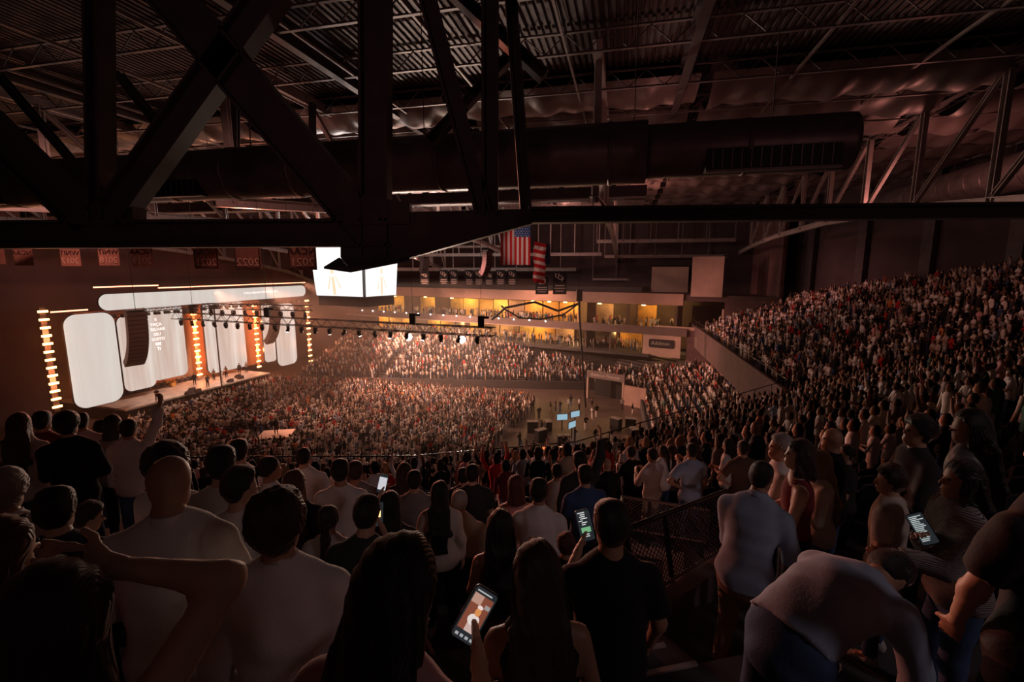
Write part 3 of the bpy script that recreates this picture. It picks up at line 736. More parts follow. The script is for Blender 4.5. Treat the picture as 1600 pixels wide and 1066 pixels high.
# level pipe girders over the far side
for i, (px0, py0, px1, py1, Y, t) in enumerate([(600, 397, 940, 397, 78, .5), (600, 421, 900, 421, 84, .6), (640, 385, 800, 383, 88, .4), (952, 400, 1140, 397, 74, .45), (930, 437, 1050, 437, 80, .35), (940, 375, 1150, 371, 70, .5)]):
    a = at(px0, py0, Y); b = at(px1, py1, Y); b.z = a.z; a.y += (a.x - b.x) * -.2
    o = thing('pipe_girder', ['pale level girder over the far suites by the flags', 'pale level girder carrying the row of UCF banners', 'thin pale girder under the roof by the scoreboard', 'level girder over the beige wall panels', 'low level girder above the end suites', 'level girder below the roof at the hall end'][i], 'girder', a)
    MB().ibeam((0, 0, 0), b - a, t, t, t=.06).build('girder', steel_lt, o); mb = MB()
    k = 0; L_ = (b - a).length; dd = (b - a).normalized()
    while k * 4. < L_:
        MB().beam(dd * k * 4., dd * k * 4. + Vector((0, 0, 26.9 - a.z)), .14, .14).build('hanger', steel_lt if i < 3 else steel_md, o); k += 1
# louvred windows / catwalk high over the far side
cw = thing('catwalk', 'lit service catwalk with railing and gear under the roof', 'catwalk', at(520, 318, 42))
c0 = Vector(cw.location); e1 = at(1010, 302, 36) ; e1.z = c0.z; dd = (e1 - c0); Lc = dd.length; dd.normalize(); sd = Vector((-dd.y, dd.x, 0))
MB().beam(dd * -36, dd * Lc, 1.2, .9).build('walkway', steel_dk, cw)
MB().beam(dd * -36 - sd * .6 + Vector((0, 0, -.4)), dd * Lc - sd * .6 + Vector((0, 0, -.4)), .1, .12).build('lower_flange', steel_lt, cw)
for h in (.95, 1.45): MB().beam(dd * -36 - sd * .6 + Vector((0, 0, h)), dd * Lc - sd * .6 + Vector((0, 0, h)), .05, .05).build('hand_rail', steel_dk, cw)
rr = random.Random(2)
for i in range(50):
    t = -36 + (Lc + 36) * i / 50
    MB().beam(dd * t - sd * .6 + Vector((0, 0, .4)), dd * t - sd * .6 + Vector((0, 0, 1.5)), .06, .06).build('rail_post', black_m, cw)
    if i % 3 == 0: MB().box(dd * (t + rr.uniform(-.4, .4)) + Vector((0, 0, .75)), (.4, .5, rr.uniform(.4, .9))).build('lamp_housing', black_m, cw)
for t in range(-30, int(Lc), 9): MB().beam(dd * t, dd * t + Vector((0, 0, 26.9 - c0.z)), .08, .08).build('hanger', steel_dk, cw)
point('catwalk_light', c0 + dd * 6 + Vector((0, 5, 2.0)), 900, (1, .62, .5), .4); point('catwalk_light', c0 - dd * 18 + Vector((0, 6, 3)), 1500, (1, .40, .24), .4)
# ------------------------------------------------------------------ round ducts
def duct(pts, r, label, grilles=(), ring=2.4):
    b0 = Vector(pts[0]); o = thing('air_duct', label, 'duct', b0)
    P = [Vector(p) - b0 for p in pts]; L_ = (P[-1] - P[0]).length; d = (P[-1] - P[0]).normalized()
    MB().tube([P[0] + d * (L_ * i / 40) for i in range(41)], r, 20).build('duct_shell', duct_m, o, True)
    k = ring
    while k < L_: MB().tube([d * (k - .05), d * (k + .05)], r * 1.03, 20).build('joint_ring', duct_m, o, True); k += ring
    for t, w2 in grilles:
        c = d * t; sd = Vector((-d.y, d.x, 0)) * (-1 if d.x > 0 else 1)
        M = Matrix((d, sd, Vector((0, 0, 1)))).transposed()
        g = MB().box(c + sd * r * .72 - Vector((0, 0, r * .55)), (w2, .34, .62), M).build('grille', black_m, o)
        mb = MB()
        for i in range(int(w2 / .22)): mb.box(c + sd * (r * .72 + .18) + d * (-w2 / 2 + .15 + i * .22) - Vector((0, 0, r * .55)), (.03, .03, .5), M)
        mb.beam(c + sd * (r * .72 + .18) + d * (-w2 / 2) - Vector((0, 0, r * .55 + .31)), c + sd * (r * .72 + .18) + d * (w2 / 2) - Vector((0, 0, r * .55 + .31)), .06, .06); mb.build('louvres', duct_m, g)
    for t in np.arange(3, L_, 6): MB().tube([d * float(t) + Vector((0, 0, r)), d * float(t) + Vector((0, 0, 26.9 - b0.z))], .015, 4).build('hanger_rod', steel_dk, o)
a = at(-110, 297, 19.2); b = at(1010, 238, 14.2); b.z = a.z
b = at_z(1010, 238, a.z)
duct([a, b], .80, 'long fat round air duct running behind the near truss', grilles=((3.6, 2.3), (12.3, 2.5)))
c = b + (b - a).normalized() * 4.8
duct([b + (b - a).normalized() * .02, c], .68, 'slimmer end of the round air duct with a wide grille', grilles=((2.9, 3.0),))
P_ = lambda y: Vector((30.8 + (y - 21.5) * .2397, y, 24.6))
duct([P_(18), P_(51)], 1.25, 'large ribbed air duct behind the truss over the upper bowl', ring=1.6)
# ------------------------------------------------------------------ near truss just ahead of the camera
nt_ = thing('roof_truss', 'heavy black roof truss with crossing diagonals and gusset plate close overhead', 'truss', at(587, 362, 8.0))
n0 = Vector(nt_.location)
def NP(px, py, Y=8.0): return at(px, py, Y) - n0
def nbeam(name, a, b, wpx, Y=8.0, m=steel_dk, dep=.34):
    w_ = wpx * Y / FPX; p, q = NP(*a, Y), NP(*b, Y)
    MB().ibeam(p, q, dep, w_, up=(q - p).cross(Vector((0, 1, 0))).normalized(), t=.045).build(name, m, nt_)
nbeam('bottom_chord', (-120, 368), (612, 364), 41)
nbeam('diagonal', (255, -20), (580, 365), 58)
nbeam('diagonal', (432, -20), (175, 340), 42)
nbeam('diagonal', (-30, 185), (138, 345), 46)
nbeam('diagonal', (664, -20), (755, 332), 25)
nbeam('column', (587, -20), (587, 400), 42)
nbeam('post', (154, -20), (159, 345), 22)
nbeam('post', (766, -20), (766, 338), 24)
nbeam('post', (797, -20), (822, 335), 17, 9.0)
nbeam('strut', (672, 222), (800, 85), 14, 12.0)
nbeam('strut', (700, -20), (850, 120), 16, 10.0)
nbeam('right_chord', (826, 337), (1720, 328), 23, 8.0)
MB().prism([NP(x, y, 7.9) for x, y in ((532, 346), (532, 402), (548, 420), (628, 406), (832, 349), (832, 326), (612, 332))], (0, .3, 0)).build('haunch_plate', steel_dk, nt_)
MB().prism([NP(506, 420, 7.6), NP(548, 426, 7.6), NP(640, 408, 7.6), NP(640, 400, 8.4), NP(548, 414, 8.4), NP(530, 405, 8.4)], (0, 0, .03)).build('flange_plate', steel_dk, nt_)
MB().prism([NP(x, y, 7.9) for x, y in ((104, 352), (104, 326), (150, 318), (207, 324), (207, 352))], (0, .3, 0)).build('gusset_plate', steel_dk, nt_)
MB().prism([NP(x, y, 7.85) for x, y in ((538, 350), (545, 300), (640, 318), (640, 350))], (0, .04, 0)).build('gusset_plate', steel_dk, nt_)
# upper chord of the near truss over the camera, out of frame but holding the members
MB().ibeam(NP(-300, -40), NP(1720, -60), .34, .6, t=.05).build('top_chord', steel_dk, nt_)
# second line of posts and braces farther back
for i, (a, b, wpx, Y) in enumerate([((368, 148), (368, 240), 9, 26.), ((212, 150), (300, 262), 11, 24.), ((60, 190), (118, 258), 10, 24.), ((488, 190), (488, 232), 8, 28.)]):
    w_ = wpx * Y / FPX; p, q = at(*a, Y), at(*b, Y)
    q2 = p + (p - q) * .0
    t = thing('roof_brace', ['upright roof post behind the crossing diagonals', 'slanting roof brace left of the crossing diagonals', 'slanting roof brace over the banners', 'short roof post behind the big column'][i], 'brace', q)
    up_ = p - q; up_ = up_ * max(1., (27.5 - q.z) / max(.1, up_.z))
    MB().ibeam((0, 0, 0), up_, w_, w_, up=(0, 1, 0), t=.04).build('brace', steel_dk, t)
# broad beams under the deck along W, and two deep girders
for i, l in enumerate((-30, -14, 2.5, 17)):
    MB().ibeam(bp(l, 6, 27.9 - ZR), bp(l, 100, 27.9 - ZR), .4, .9, t=.05).build('roof_beam', steel_dk, ce)
# ================================================================== PEOPLE: smooth-union bodies, polygonised by surface nets
def seg(F, ax, h, a, b, s, r0, r1, k=.03, flat0=False, flat1=False, infl=0.):
    """blend an elliptical tapered limb (a->b, side axis s, radii (w,d)) into the field F"""
    a = np.array(a, float); b = np.array(b, float); d = b - a; L = np.linalg.norm(d); d = d / max(L, 1e-9)
    s = np.array(s, float); s = s - d * s.dot(d); n = np.linalg.norm(s)
    if n < 1e-6: s = np.cross(d, [0, 0, 1.]) if abs(d[2]) < .9 else np.cross(d, [0, 1., 0]); n = np.linalg.norm(s)
    s = s / n; t_ = np.cross(d, s)
    R_ = max(r0[0], r0[1], r1[0], r1[1]) + infl + k + 3 * h
    sl = []
    for i in range(3):
        lo = min(a[i], b[i]) - R_; hi = max(a[i], b[i]) + R_
        i0 = max(0, int((lo - ax[i][0]) / h)); i1 = min(len(ax[i]), int((hi - ax[i][0]) / h) + 2)
        if i1 <= i0: return
        sl.append(slice(i0, i1))
    X = ax[0][sl[0]][:, None, None] - a[0]; Y = ax[1][sl[1]][None, :, None] - a[1]; Z = ax[2][sl[2]][None, None, :] - a[2]
    tt = X * d[0] + Y * d[1] + Z * d[2]; cs = X * s[0] + Y * s[1] + Z * s[2]; ct = X * t_[0] + Y * t_[1] + Z * t_[2]
    u = np.clip(tt / max(L, 1e-9), 0, 1); ex = tt - u * L
    rw = r0[0] + (r1[0] - r0[0]) * u + infl; rd = r0[1] + (r1[1] - r0[1]) * u + infl; rm = np.minimum(rw, rd)
    e1 = np.where(tt < 0, 0 if flat0 else 1, 0) ; e2 = np.where(tt > L, 0 if flat1 else 1, 0)
    exr = ex * (e1 + e2)
    D = (np.sqrt((cs / rw) ** 2 + (ct / rd) ** 2 + (exr / rm) ** 2) - 1) * rm
    if flat0: D = np.maximum(D, -tt)
    if flat1: D = np.maximum(D, tt - L)
    G = F[sl[0], sl[1], sl[2]]
    hh = np.clip(.5 + .5 * (D - G) / k, 0, 1)
    F[sl[0], sl[1], sl[2]] = D * (1 - hh) + G * hh - k * hh * (1 - hh)
def nets(F, ax, h):
    inside = F < 0
    nx, ny, nz = F.shape
    acc = np.zeros((nx - 1, ny - 1, nz - 1, 3)); cnt = np.zeros((nx - 1, ny - 1, nz - 1))
    for axis in range(3):
        A = [slice(None)] * 3; B = [slice(None)] * 3; A[axis] = slice(0, -1); B[axis] = slice(1, None)
        fa = F[tuple(A)]; fb = F[tuple(B)]; cr = (fa < 0) != (fb < 0)
        with np.errstate(all='ignore'): t = np.where(cr, fa / (fa - fb), 0)
        o = [i for i in range(3) if i != axis]
        for da in (0, 1):
            for db in (0, 1):
                sl = [slice(None)] * 3
                sl[o[0]] = slice(da, (F.shape[o[0]] - 1 + da)); sl[o[1]] = slice(db, (F.shape[o[1]] - 1 + db))
                c = cr[tuple(sl)]; tv = t[tuple(sl)]
                acc[..., axis] += np.where(c, tv, 0); acc[..., o[0]] += np.where(c, da, 0); acc[..., o[1]] += np.where(c, db, 0); cnt += c
    act = cnt > 0; idx = -np.ones(act.shape, int); idx[act] = np.arange(act.sum())
    ii = np.argwhere(act); V = (acc[act] / cnt[act][:, None] + ii) * h + np.array([ax[0][0], ax[1][0], ax[2][0]])
    Q = []
    for axis in range(3):
        A = [slice(None)] * 3; B = [slice(None)] * 3; A[axis] = slice(0, -1); B[axis] = slice(1, None)
        ia = inside[tuple(A)]; ib = inside[tuple(B)]
        o = [(axis + 1) % 3, (axis + 2) % 3]
        e = np.argwhere(ia != ib); e = e[(e[:, o[0]] > 0) & (e[:, o[1]] > 0) & (e[:, o[0]] < F.shape[o[0]] - 1) & (e[:, o[1]] < F.shape[o[1]] - 1)]
        if not len(e): continue
        sg = ia[e[:, 0], e[:, 1], e[:, 2]]
        def cell(da, db):
            c = e.copy(); c[:, o[0]] -= da; c[:, o[1]] -= db; return idx[c[:, 0], c[:, 1], c[:, 2]]
        q = np.stack([cell(1, 1), cell(0, 1), cell(0, 0), cell(1, 0)], 1)
        q[~sg] = q[~sg][:, ::-1]; Q.append(q)
    return V, np.concatenate(Q) if Q else np.zeros((0, 4), int)
def to_mesh(name, V, Q, m=None, smooth=True):
    me = bpy.data.meshes.new(name); me.vertices.add(len(V)); me.vertices.foreach_set('co', V.astype(np.float32).ravel())
    n = len(Q); k = Q.shape[1]
    me.loops.add(n * k); me.loops.foreach_set('vertex_index', Q.astype(np.int32).ravel())
    me.polygons.add(n); me.polygons.foreach_set('loop_start', np.arange(0, n * k, k, dtype=np.int32))
    try: me.polygons.foreach_set('loop_total', np.full(n, k, dtype=np.int32))
    except Exception: pass
    if smooth: me.polygons.foreach_set('use_smooth', np.ones(n, dtype=bool))
    me.update(calc_edges=True)
    if m: me.materials.append(m)
    return me
def field(prims, h, post=None, k=.03):
    P = np.array([p for q in prims for p in (q[0], q[1])]); rm = max(max(q[3] + q[4]) for q in prims) + .08
    lo = P.min(0) - rm; hi = P.max(0) + rm
    ax = [np.arange(lo[i], hi[i] + h, h) for i in range(3)]
    F = np.full((len(ax[0]), len(ax[1]), len(ax[2])), .25)
    for q in prims:
        o = q[5] if len(q) > 5 else {}
        seg(F, ax, h, q[0], q[1], q[2], q[3], q[4], o.get('k', k), o.get('f0', False), o.get('f1', False), o.get('infl', 0.))
    if post: F = post(F, ax)
    return nets(F, ax, h)
def rx(a):
    c, s = math.cos(a), math.sin(a); return np.array([[1, 0, 0], [0, c, -s], [0, s, c]])
def rz(a):
    c, s = math.cos(a), math.sin(a); return np.array([[c, -s, 0], [s, c, 0], [0, 0, 1]])
def unit(v): v = np.array(v, float); return v / np.linalg.norm(v)
MALE = [(-.10, .135, .10), (0, .170, .118), (.10, .160, .108), (.20, .155, .104), (.32, .172, .114), (.42, .180, .112), (.50, .158, .086), (.55, .085, .066), (.60, .060, .060)]
FEML = [(-.10, .135, .105), (0, .175, .120), (.10, .155, .104), (.20, .130, .092), (.32, .145, .108), (.42, .152, .104), (.50, .130, .080), (.55, .082, .062), (.60, .050, .050)]
POSES = {  # upper-arm dir, fore-arm dir for (left, right) in the body frame, +x = the person's right
    'down':  dict(L=((-.18, .02, -1), (-.05, .22, -1)), Rr=((.18, .02, -1), (.05, .22, -1))),
    'clasp': dict(L=((-.15, .25, -1), (.62, .75, .15)), Rr=((.15, .25, -1), (-.62, .75, .15))),
    'clap':  dict(L=((-.2, .45, -1), (.55, .75, .55)), Rr=((.2, .45, -1), (-.55, .75, .55))),
    'cross': dict(L=((-.2, .25, -1), (.95, .45, .1)), Rr=((.2, .25, -1), (-.95, .45, .18))),
    'phone': dict(L=((-.15, .5, -1), (.2, .9, .55)), Rr=((.15, .2, -1), (-.3, .8, .1))),
    'phoneup': dict(L=((-.35, .7, -.25), (.1, .45, 1)), Rr=((.15, .2, -1), (-.3, .8, .1))),
    'raise': dict(L=((-.35, .2, .75), (-.1, .2, 1)), Rr=((.35, .15, .8), (.12, .25, 1))),
    'raise1': dict(L=((-.18, .02, -1), (-.05, .3, -1)), Rr=((.35, .15, .8), (.1, .3, 1))),
    'hip':   dict(L=((-.75, -.1, -.75), (.75, .2, -.5)), Rr=((.18, .1, -1), (0, .3, -1))),
}
def skeleton(sex, pose, lean=4., head=(0., 0.), sit=False, legs=None):
    prof = FEML if sex == 'f' else MALE
    J = {}; hipz = .92
    base = np.array([0, 0, hipz])
    def spine(s):
        n = 12; p = base.copy(); st = s / n
        for i in range(n):
            q = (i + .5) * st; a = R(lean) * min(1., .55 + .45 * max(q, 0) / .25) if q > 0 else R(lean) * .45
            p = p + np.array([0, math.sin(a), math.cos(a)]) * st
        a = R(lean) * min(1., .55 + .45 * max(s, 0) / .25) if s > 0 else R(lean) * .45
        return p, a
    J['spine'] = [(spine(s), w_, d_) for s, w_, d_ in prof]
    (ns, na) = spine(.50); M = rx(-na); J['M'] = M; J['chest'] = ns
    sw = .165 if sex == 'f' else .196
    po = POSES[pose] if isinstance(pose, str) else pose
    for nm, sx, key in (('l', -1, 'L'), ('r', 1, 'Rr')):
        sh = ns + M @ np.array([sx * sw, -.005, -.035])
        ua, fa = po[key]
        if unit(ua)[2] > .3: sh = sh + M @ np.array([-sx * .012, 0, .045])   # the shoulder lifts with the arm
        Mu = M if po.get('rel', True) else np.eye(3)
        el = sh + Mu @ unit(ua) * .285; wr = el + Mu @ unit(fa) * .245
        J['sh' + nm], J['el' + nm], J['wr' + nm] = sh, el, wr; J['fd' + nm] = Mu @ unit(fa)
        hp = base + np.array([sx * .092, 0, -.04])
        lg = (legs or {}).get(nm)
        if sit: kn = hp + unit((sx * .12, 1, -.05)) * .42; an = kn + unit((0, .12, -1)) * .40
        elif lg: kn = hp + unit(lg[0]) * .43; an = kn + unit(lg[1]) * .40
        else: kn = hp + unit((sx * .06, .04, -1)) * .43; an = kn + unit((sx * .03, -.05, -1)) * .40
        J['hp' + nm], J['kn' + nm], J['an' + nm] = hp, kn, an
    nk, a2 = spine(.60); a2 = min(a2, R(55)) if lean < 60 else a2
    J['neck'] = nk
    HM = rz(R(head[0])) @ rx(R(head[1]) - (a2 * .25 if lean < 40 else a2 * .9))
    J['HM'] = HM; J['hc'] = nk + rx(-a2 * .5) @ np.array([0, .012, .030]) + HM @ np.array([0, .012, .09])
    return J
def head_prims(J, bigger=0.):
    HM, hc = J['HM'], J['hc']; g = lambda x, y, z: hc + HM @ np.array([x, y, z])
    sx = HM @ np.array([1, 0, 0.]); b = bigger
    P = [(g(0, -.012, .035), g(0, -.006, .03), sx, (.076 + b, .090 + b), (.076 + b, .090 + b)),
         (g(0, .005, -.02), g(0, .018, -.06), sx, (.064 + b, .076 + b), (.054 + b, .062 + b)),
         (g(0, .03, -.07), g(0, .058, -.092), sx, (.045 + b, .045 + b), (.024 + b, .022 + b))]
    return P, g, sx
def build_body(J, h, hh):
    prims = []; M = J['M']; side = np.array([1., 0, 0])
    sp = J['spine']
    for i in range(len(sp) - 1): prims.append((sp[i][0][0], sp[i + 1][0][0], side, (sp[i][1], sp[i][2]), (sp[i + 1][1], sp[i + 1][2]), {'k': .02}))
    prims.append((J['neck'], J['hc'] - J['HM'] @ np.array([0, .02, .05]), side, (.054, .056), (.052, .054)))
    hp, g, sx = head_prims(J); main = prims; prims = [(J['neck'], J['hc'] - J['HM'] @ np.array([0, .02, .05]), side, (.052, .054), (.050, .052))] + hp
    prims.append((g(0, .078, .012), g(0, .102, -.024), sx, (.008, .010), (.015, .012), {'k': .012}))
    prims.append((g(-.016, .083, -.058), g(.016, .083, -.058), HMz(J), (.007, .007), (.007, .007), {'k': .01}))
    for s in (-1, 1): prims.append((g(s * .074, -.008, -.012), g(s * .080, -.018, .018), J['HM'] @ np.array([0, 1., 0]), (.017, .008), (.02, .008), {'k': .008}))
    hV, hQ = field(prims, hh); prims = main
    for nm in 'lr':
        sh, el, wr = J['sh' + nm], J['el' + nm], J['wr' + nm]
        prims += [(sh, el, side, (.050, .052), (.040, .040)), (el, wr, side, (.042, .040), (.027, .025))]
        hpj, kn, an = J['hp' + nm], J['kn' + nm], J['an' + nm]
        prims += [(hpj, kn, side, (.085, .088), (.055, .058)), (kn, an, side, (.055, .060), (.036, .040)), (an, an + np.array([0, .12, -.045]), side, (.036, .03), (.042, .022))]
    V, Q = field(prims, h); return np.concatenate([V, hV]), np.concatenate([Q, hQ + len(V)])
def HMz(J): return J['HM'] @ np.array([0, 0, 1.])
def build_hand(J, nm, h, curl=35, fr=.0088):
    wr = J['wr' + nm]; d = unit(J['fd' + nm]); sx = -1 if nm == 'l' else 1
    inw = unit(np.array([-sx, .3, .05]) - d * np.dot([-sx, .3, .05], d))        # palm normal faces the body midline
    sd = np.cross(inw, d) * sx
    if sd[1] < 0: sd = -sd                                                           # thumb side looks forward
    pr = [(wr - d * .03, wr + d * .02, sd, (.026, .022), (.034, .017)), (wr + d * .02, wr + d * .085, sd, (.034, .015), (.040, .014))]
    for i, L in enumerate((.070, .078, .073, .058)):
        b = wr + d * .088 + sd * (.030 - .0195 * i)
        a1 = R(curl * .5); a2 = R(curl * 1.3)
        d1 = d * math.cos(a1) + inw * math.sin(a1); d2 = d * math.cos(a2) + inw * math.sin(a2)
        m_ = b + d1 * L * .52; e = m_ + d2 * L * .48
        pr += [(b - d * .012, m_, sd, (fr, fr), (fr, fr), {'k': .004}), (m_, e, sd, (fr, fr), (fr * .85, fr * .85), {'k': .004})]
    b = wr + d * .025 + sd * .026; m_ = b + unit(d * .7 + sd * .75 + inw * .3) * .040; e = m_ + unit(d * .95 + sd * .3 + inw * .4) * .033
    pr += [(b, m_, sd, (fr * 1.25,) * 2, (fr * 1.1,) * 2, {'k': .008}), (m_, e, sd, (fr * 1.1,) * 2, (fr * .9,) * 2, {'k': .004})]
    return field(pr, h, k=.010)
def folds(seed, amp):
    rs = np.random.default_rng(seed); ks = [(rs.normal(size=3) * (9 + 7 * i), rs.uniform(0, 6), amp / (1 + .6 * i)) for i in range(4)]
    def post(F, ax):
        X, Y, Z = np.meshgrid(*ax, indexing='ij', sparse=True)
        for kv, ph, a in ks: F = F + a * np.sin(X * kv[0] + Y * kv[1] + Z * kv[2] * .55 + ph + 2.2 * np.sin(Z * 9 + ph) + 1.2 * np.sin(X * 7))
        return F
    return post
def build_top(J, style, h, seed=0, sex='m', hem=0):
    side = np.array([1., 0, 0]); M = J['M']; sp = J['spine']; inf = {'tank': .008, 'tee': .019, 'shirt': .021, 'sweater': .030}[style]
    pr = []
    n = len(sp) - (3 if style == 'tank' else 2)
    for i in range(hem, n):
        a, b = sp[i], sp[i + 1]
        flare = .012 if (i < 2 and style in ('shirt', 'tee', 'sweater')) else 0
        pr.append((a[0][0], b[0][0], side, (a[1] + flare, a[2] + flare), (b[1] + (flare if i < 1 else 0), b[2]), {'k': .02, 'infl': inf, 'f0': i == hem, 'f1': False}))
    if style == 'tank':
        for s in (-1, 1):
            a = sp[5][0][0] + M @ np.array([s * .075, -.085, .0]); b = J['chest'] + M @ np.array([s * .085, .0, .045]); c = sp[5][0][0] + M @ np.array([s * .075, .085, 0.])
            pr += [(a, b, side, (.02, .014), (.02, .014), {'k': .01}), (b, c, side, (.02, .014), (.02, .014), {'k': .01})]
    else:
        for nm in 'lr':
            sh, el, wr = J['sh' + nm], J['el' + nm], J['wr' + nm]; e = {'infl': inf * .95, 'k': .035}
            if style == 'tee':
                c = sh + (el - sh) * .72; pr.append((sh, c, side, (.056, .058), (.056, .058), dict(e, f1=True)))
            else:
                c = el + (wr - el) * .9
                pr.append((sh, el, side, (.052, .054), (.045, .046), e)); pr.append((el, c, side, (.046, .046), (.032, .032), dict(e, f1=True, k=.02)))
        nk = J['neck']
        if style == 'shirt': pr.append((nk - M @ np.array([0, .01, .05]), nk + M @ np.array([0, .0, .012]), side, (.072, .068), (.062, .060), {'k': .012, 'f1': True}))
        if style == 'sweater': pr.append((nk - M @ np.array([0, .01, .06]), nk - M @ np.array([0, 0, .01]), side, (.08, .075), (.066, .064), {'k': .02, 'f1': True}))
    return field(pr, h, folds(seed, .0062 if style in ('shirt', 'sweater') else .0040))
def build_bottom(J, h, seed=0, loose=.012):
    side = np.array([1., 0, 0]); sp = J['spine']; pr = []
    for i in range(2): pr.append((sp[i][0][0], sp[i + 1][0][0], side, (sp[i][1], sp[i][2]), (sp[i + 1][1], sp[i + 1][2]), {'k': .02, 'infl': .008 if i == 0 else .004, 'f1': i == 1}))
    for nm in 'lr':
        hpj, kn, an = J['hp' + nm], J['kn' + nm], J['an' + nm]; e = {'infl': loose, 'k': .03}
        pr += [(hpj, kn, side, (.088, .09), (.058, .062), e), (kn, an - (an - kn) * .02, side, (.058, .062), (.046, .048), dict(e, f1=True))]
    return field(pr, h, folds(seed + 50, .0035))
def build_shoes(J, h):
    pr = []; side = np.array([1., 0, 0])
    for nm in 'lr':
        an = J['an' + nm]; z = np.array([0, 0, 0.])
        pr += [(an + np.array([0, -.035, -.045]), an + np.array([0, .15, -.06]), side, (.042, .045), (.046, .028), {'k': .02}), (an + np.array([0, -.01, -.05]), an + np.array([0, 0, .02]), side, (.044, .05), (.044, .046))]
    return field(pr, h)
def hair_mesh(J, style, h, seed=0, strands=0):
    HM, hc = J['HM'], J['hc']; g = lambda x, y, z: hc + HM @ np.array([x, y, z]); sx = HM @ np.array([1, 0, 0.])
    rs = np.random.default_rng(seed)
    pr = []; t = {'short': .014, 'crop': .006, 'curly': .030, 'afro': .075, 'long': .016, 'pony': .012, 'bob': .022, 'cap': .016}[style]
    pr.append((g(0, -.026, .048), g(0, -.020, .046), sx, (.076 + t, .084 + t), (.076 + t, .084 + t)))
    pr.append((g(0, -.050, .0), g(0, -.045, -.03), sx, (.069 + t * .6, .052 + t * .6), (.060 + t * .4, .045 + t * .4)))
    if style in ('short', 'curly'): pr.append((g(0, .038, .092), g(0, -.02, .118), sx, (.058, .030 + t * .5), (.062, .02 + t * .5)))
    if style in ('long', 'bob'):
        Lh = .46 if style == 'long' else .20
        for s in (-1, 1): pr.append((g(s * .060, -.01, .04), g(s * .078, -.03, -.14), HM @ np.array([0, 1., 0]), (.045, .026), (.05, .022)))
        top = g(0, -.07, .02); M = J['M']; c1 = J['neck'] + M @ np.array([0, -.095, -.03]); c2 = J['chest'] + M @ np.array([0, -.150, -.16]); c3 = J['chest'] + M @ np.array([0, -.140, -.16 - Lh * .48])
        if style == 'long':
            pr += [(top, c1, sx, (.088, .055), (.105, .046)), (c1, c2, sx, (.105, .046), (.118, .036)), (c2, c3, sx, (.118, .036), (.085, .018))]
        else: pr += [(top, c1, sx, (.092, .06), (.105, .045))]
    if style == 'pony':
        M = J['M']; a = g(0, -.10, .05); b = g(0, -.15, .02); c = g(0, -.16, -.10); e = J['chest'] + M @ np.array([.01, -.17, -.16])
        pr += [(a, b, sx, (.022, .022), (.03, .03)), (b, c, sx, (.034, .034), (.042, .036)), (c, e, sx, (.042, .036), (.016, .014))]
    def post(F, ax):
        X, Y, Z = np.meshgrid(*ax, indexing='ij', sparse=True)
        fq, am = {'curly': (95, .007), 'afro': (80, .010)}.get(style, (0, 0))
        if fq: F = F + am * (np.sin(X * fq + 1) * np.sin(Y * fq * 1.1) * np.sin(Z * fq * .95 + 2) + .5 * np.sin(X * fq * .5 + Z * 30))
        elif style in ('long', 'pony', 'bob'): F = F + .0030 * np.sin(X * 160 + 6 * np.sin(Z * 9 + seed) + Y * 90) + .003 * np.sin(X * 60 + Z * 14 + seed)
        else: F = F + .0018 * np.sin(X * 150 + Z * 60 + seed) * np.sin(Y * 140)
        # face opening
        Q = np.stack(np.broadcast_arrays(X - hc[0], Y - hc[1], Z - hc[2]), -1) @ HM
        xf, yf, zf = Q[..., 0], Q[..., 1], Q[..., 2]
        cut = np.minimum(yf - .030 + np.clip(zf - .03, 0, .1) * -1.2, .085 - zf + 0 * yf)      # inside the face region when > 0
        if style in ('short', 'crop', 'curly', 'cap', 'afro'):
            low = (-zf - .055) + np.clip(yf, -1, 1) * .55 ; cut = np.maximum(cut, low)
            cut = np.maximum(cut, np.minimum(yf + .012, -.0 - zf))
        elif style == 'pony': cut = np.maximum(cut, np.where(yf > -.125, np.minimum(np.minimum(.14 + yf, -.05 - zf), .09 + yf), -1))
        return np.maximum(F, cut)
    V, Q = field(pr, h, post)
    if strands and style in ('long', 'bob', 'pony'):
        mb = MB(); M = J['M']
        for i in range(int(strands * 1.0)):
            x = rs.uniform(-1, 1); lay = rs.uniform(.9, 1.08)
            if style == 'pony': pts = [g(x * .05, -.03, .125), g(x * .04, -.105, .08), g(x * .03, -.17, .0), g(x * .035, -.185, -.1), J['chest'] + M @ np.array([x * .03, -.19, -.15])]
            else:
                pts = [g(x * .02, .045, .128), g(x * .075 * lay, -.03, .125 - .03 * x * x), g(x * .098 * lay, -.095 + .05 * abs(x), .04), J['neck'] + M @ np.array([x * .118, -.135 + .05 * abs(x) ** 2, -.02]),
                       J['chest'] + M @ np.array([x * .13 + rs.normal() * .012, -.182 + .03 * x * x, -.14]), J['chest'] + M @ np.array([x * .11 + rs.normal() * .03, -.165 + rs.normal() * .01, -.30 - rs.uniform(0, .14)])]
                if style == 'bob': pts = pts[:4]
            P = [Vector(p) for p in pts]; pp = []
            for a_, b_ in zip(P, P[1:]): pp += [a_, a_.lerp(b_, .5)]
            pp.append(P[-1])
            pp = [pp[0]] + [(pp[k - 1] + pp[k] * 2 + pp[k + 1]) / 4 for k in range(1, len(pp) - 1)] + [pp[-1]]
            mb.tube(pp, [.0032] * (len(pp) - 2) + [.0022, .001], 4, False)
        v2 = np.array(mb.v); q2 = np.array(mb.f); Q = np.concatenate([Q, q2 + len(V)]); V = np.concatenate([V, v2])
    return V, Q
skin_m = mat('skin', (1, 1, 1), .5, objcol=True, sheen=.2, var=.06, scale=12, spec=.35)
cloth_m = mat('cloth', (1, 1, 1), .85, objcol=True, sheen=.25, var=.07, scale=7, bump=.12, bscale=90, spec=.2)
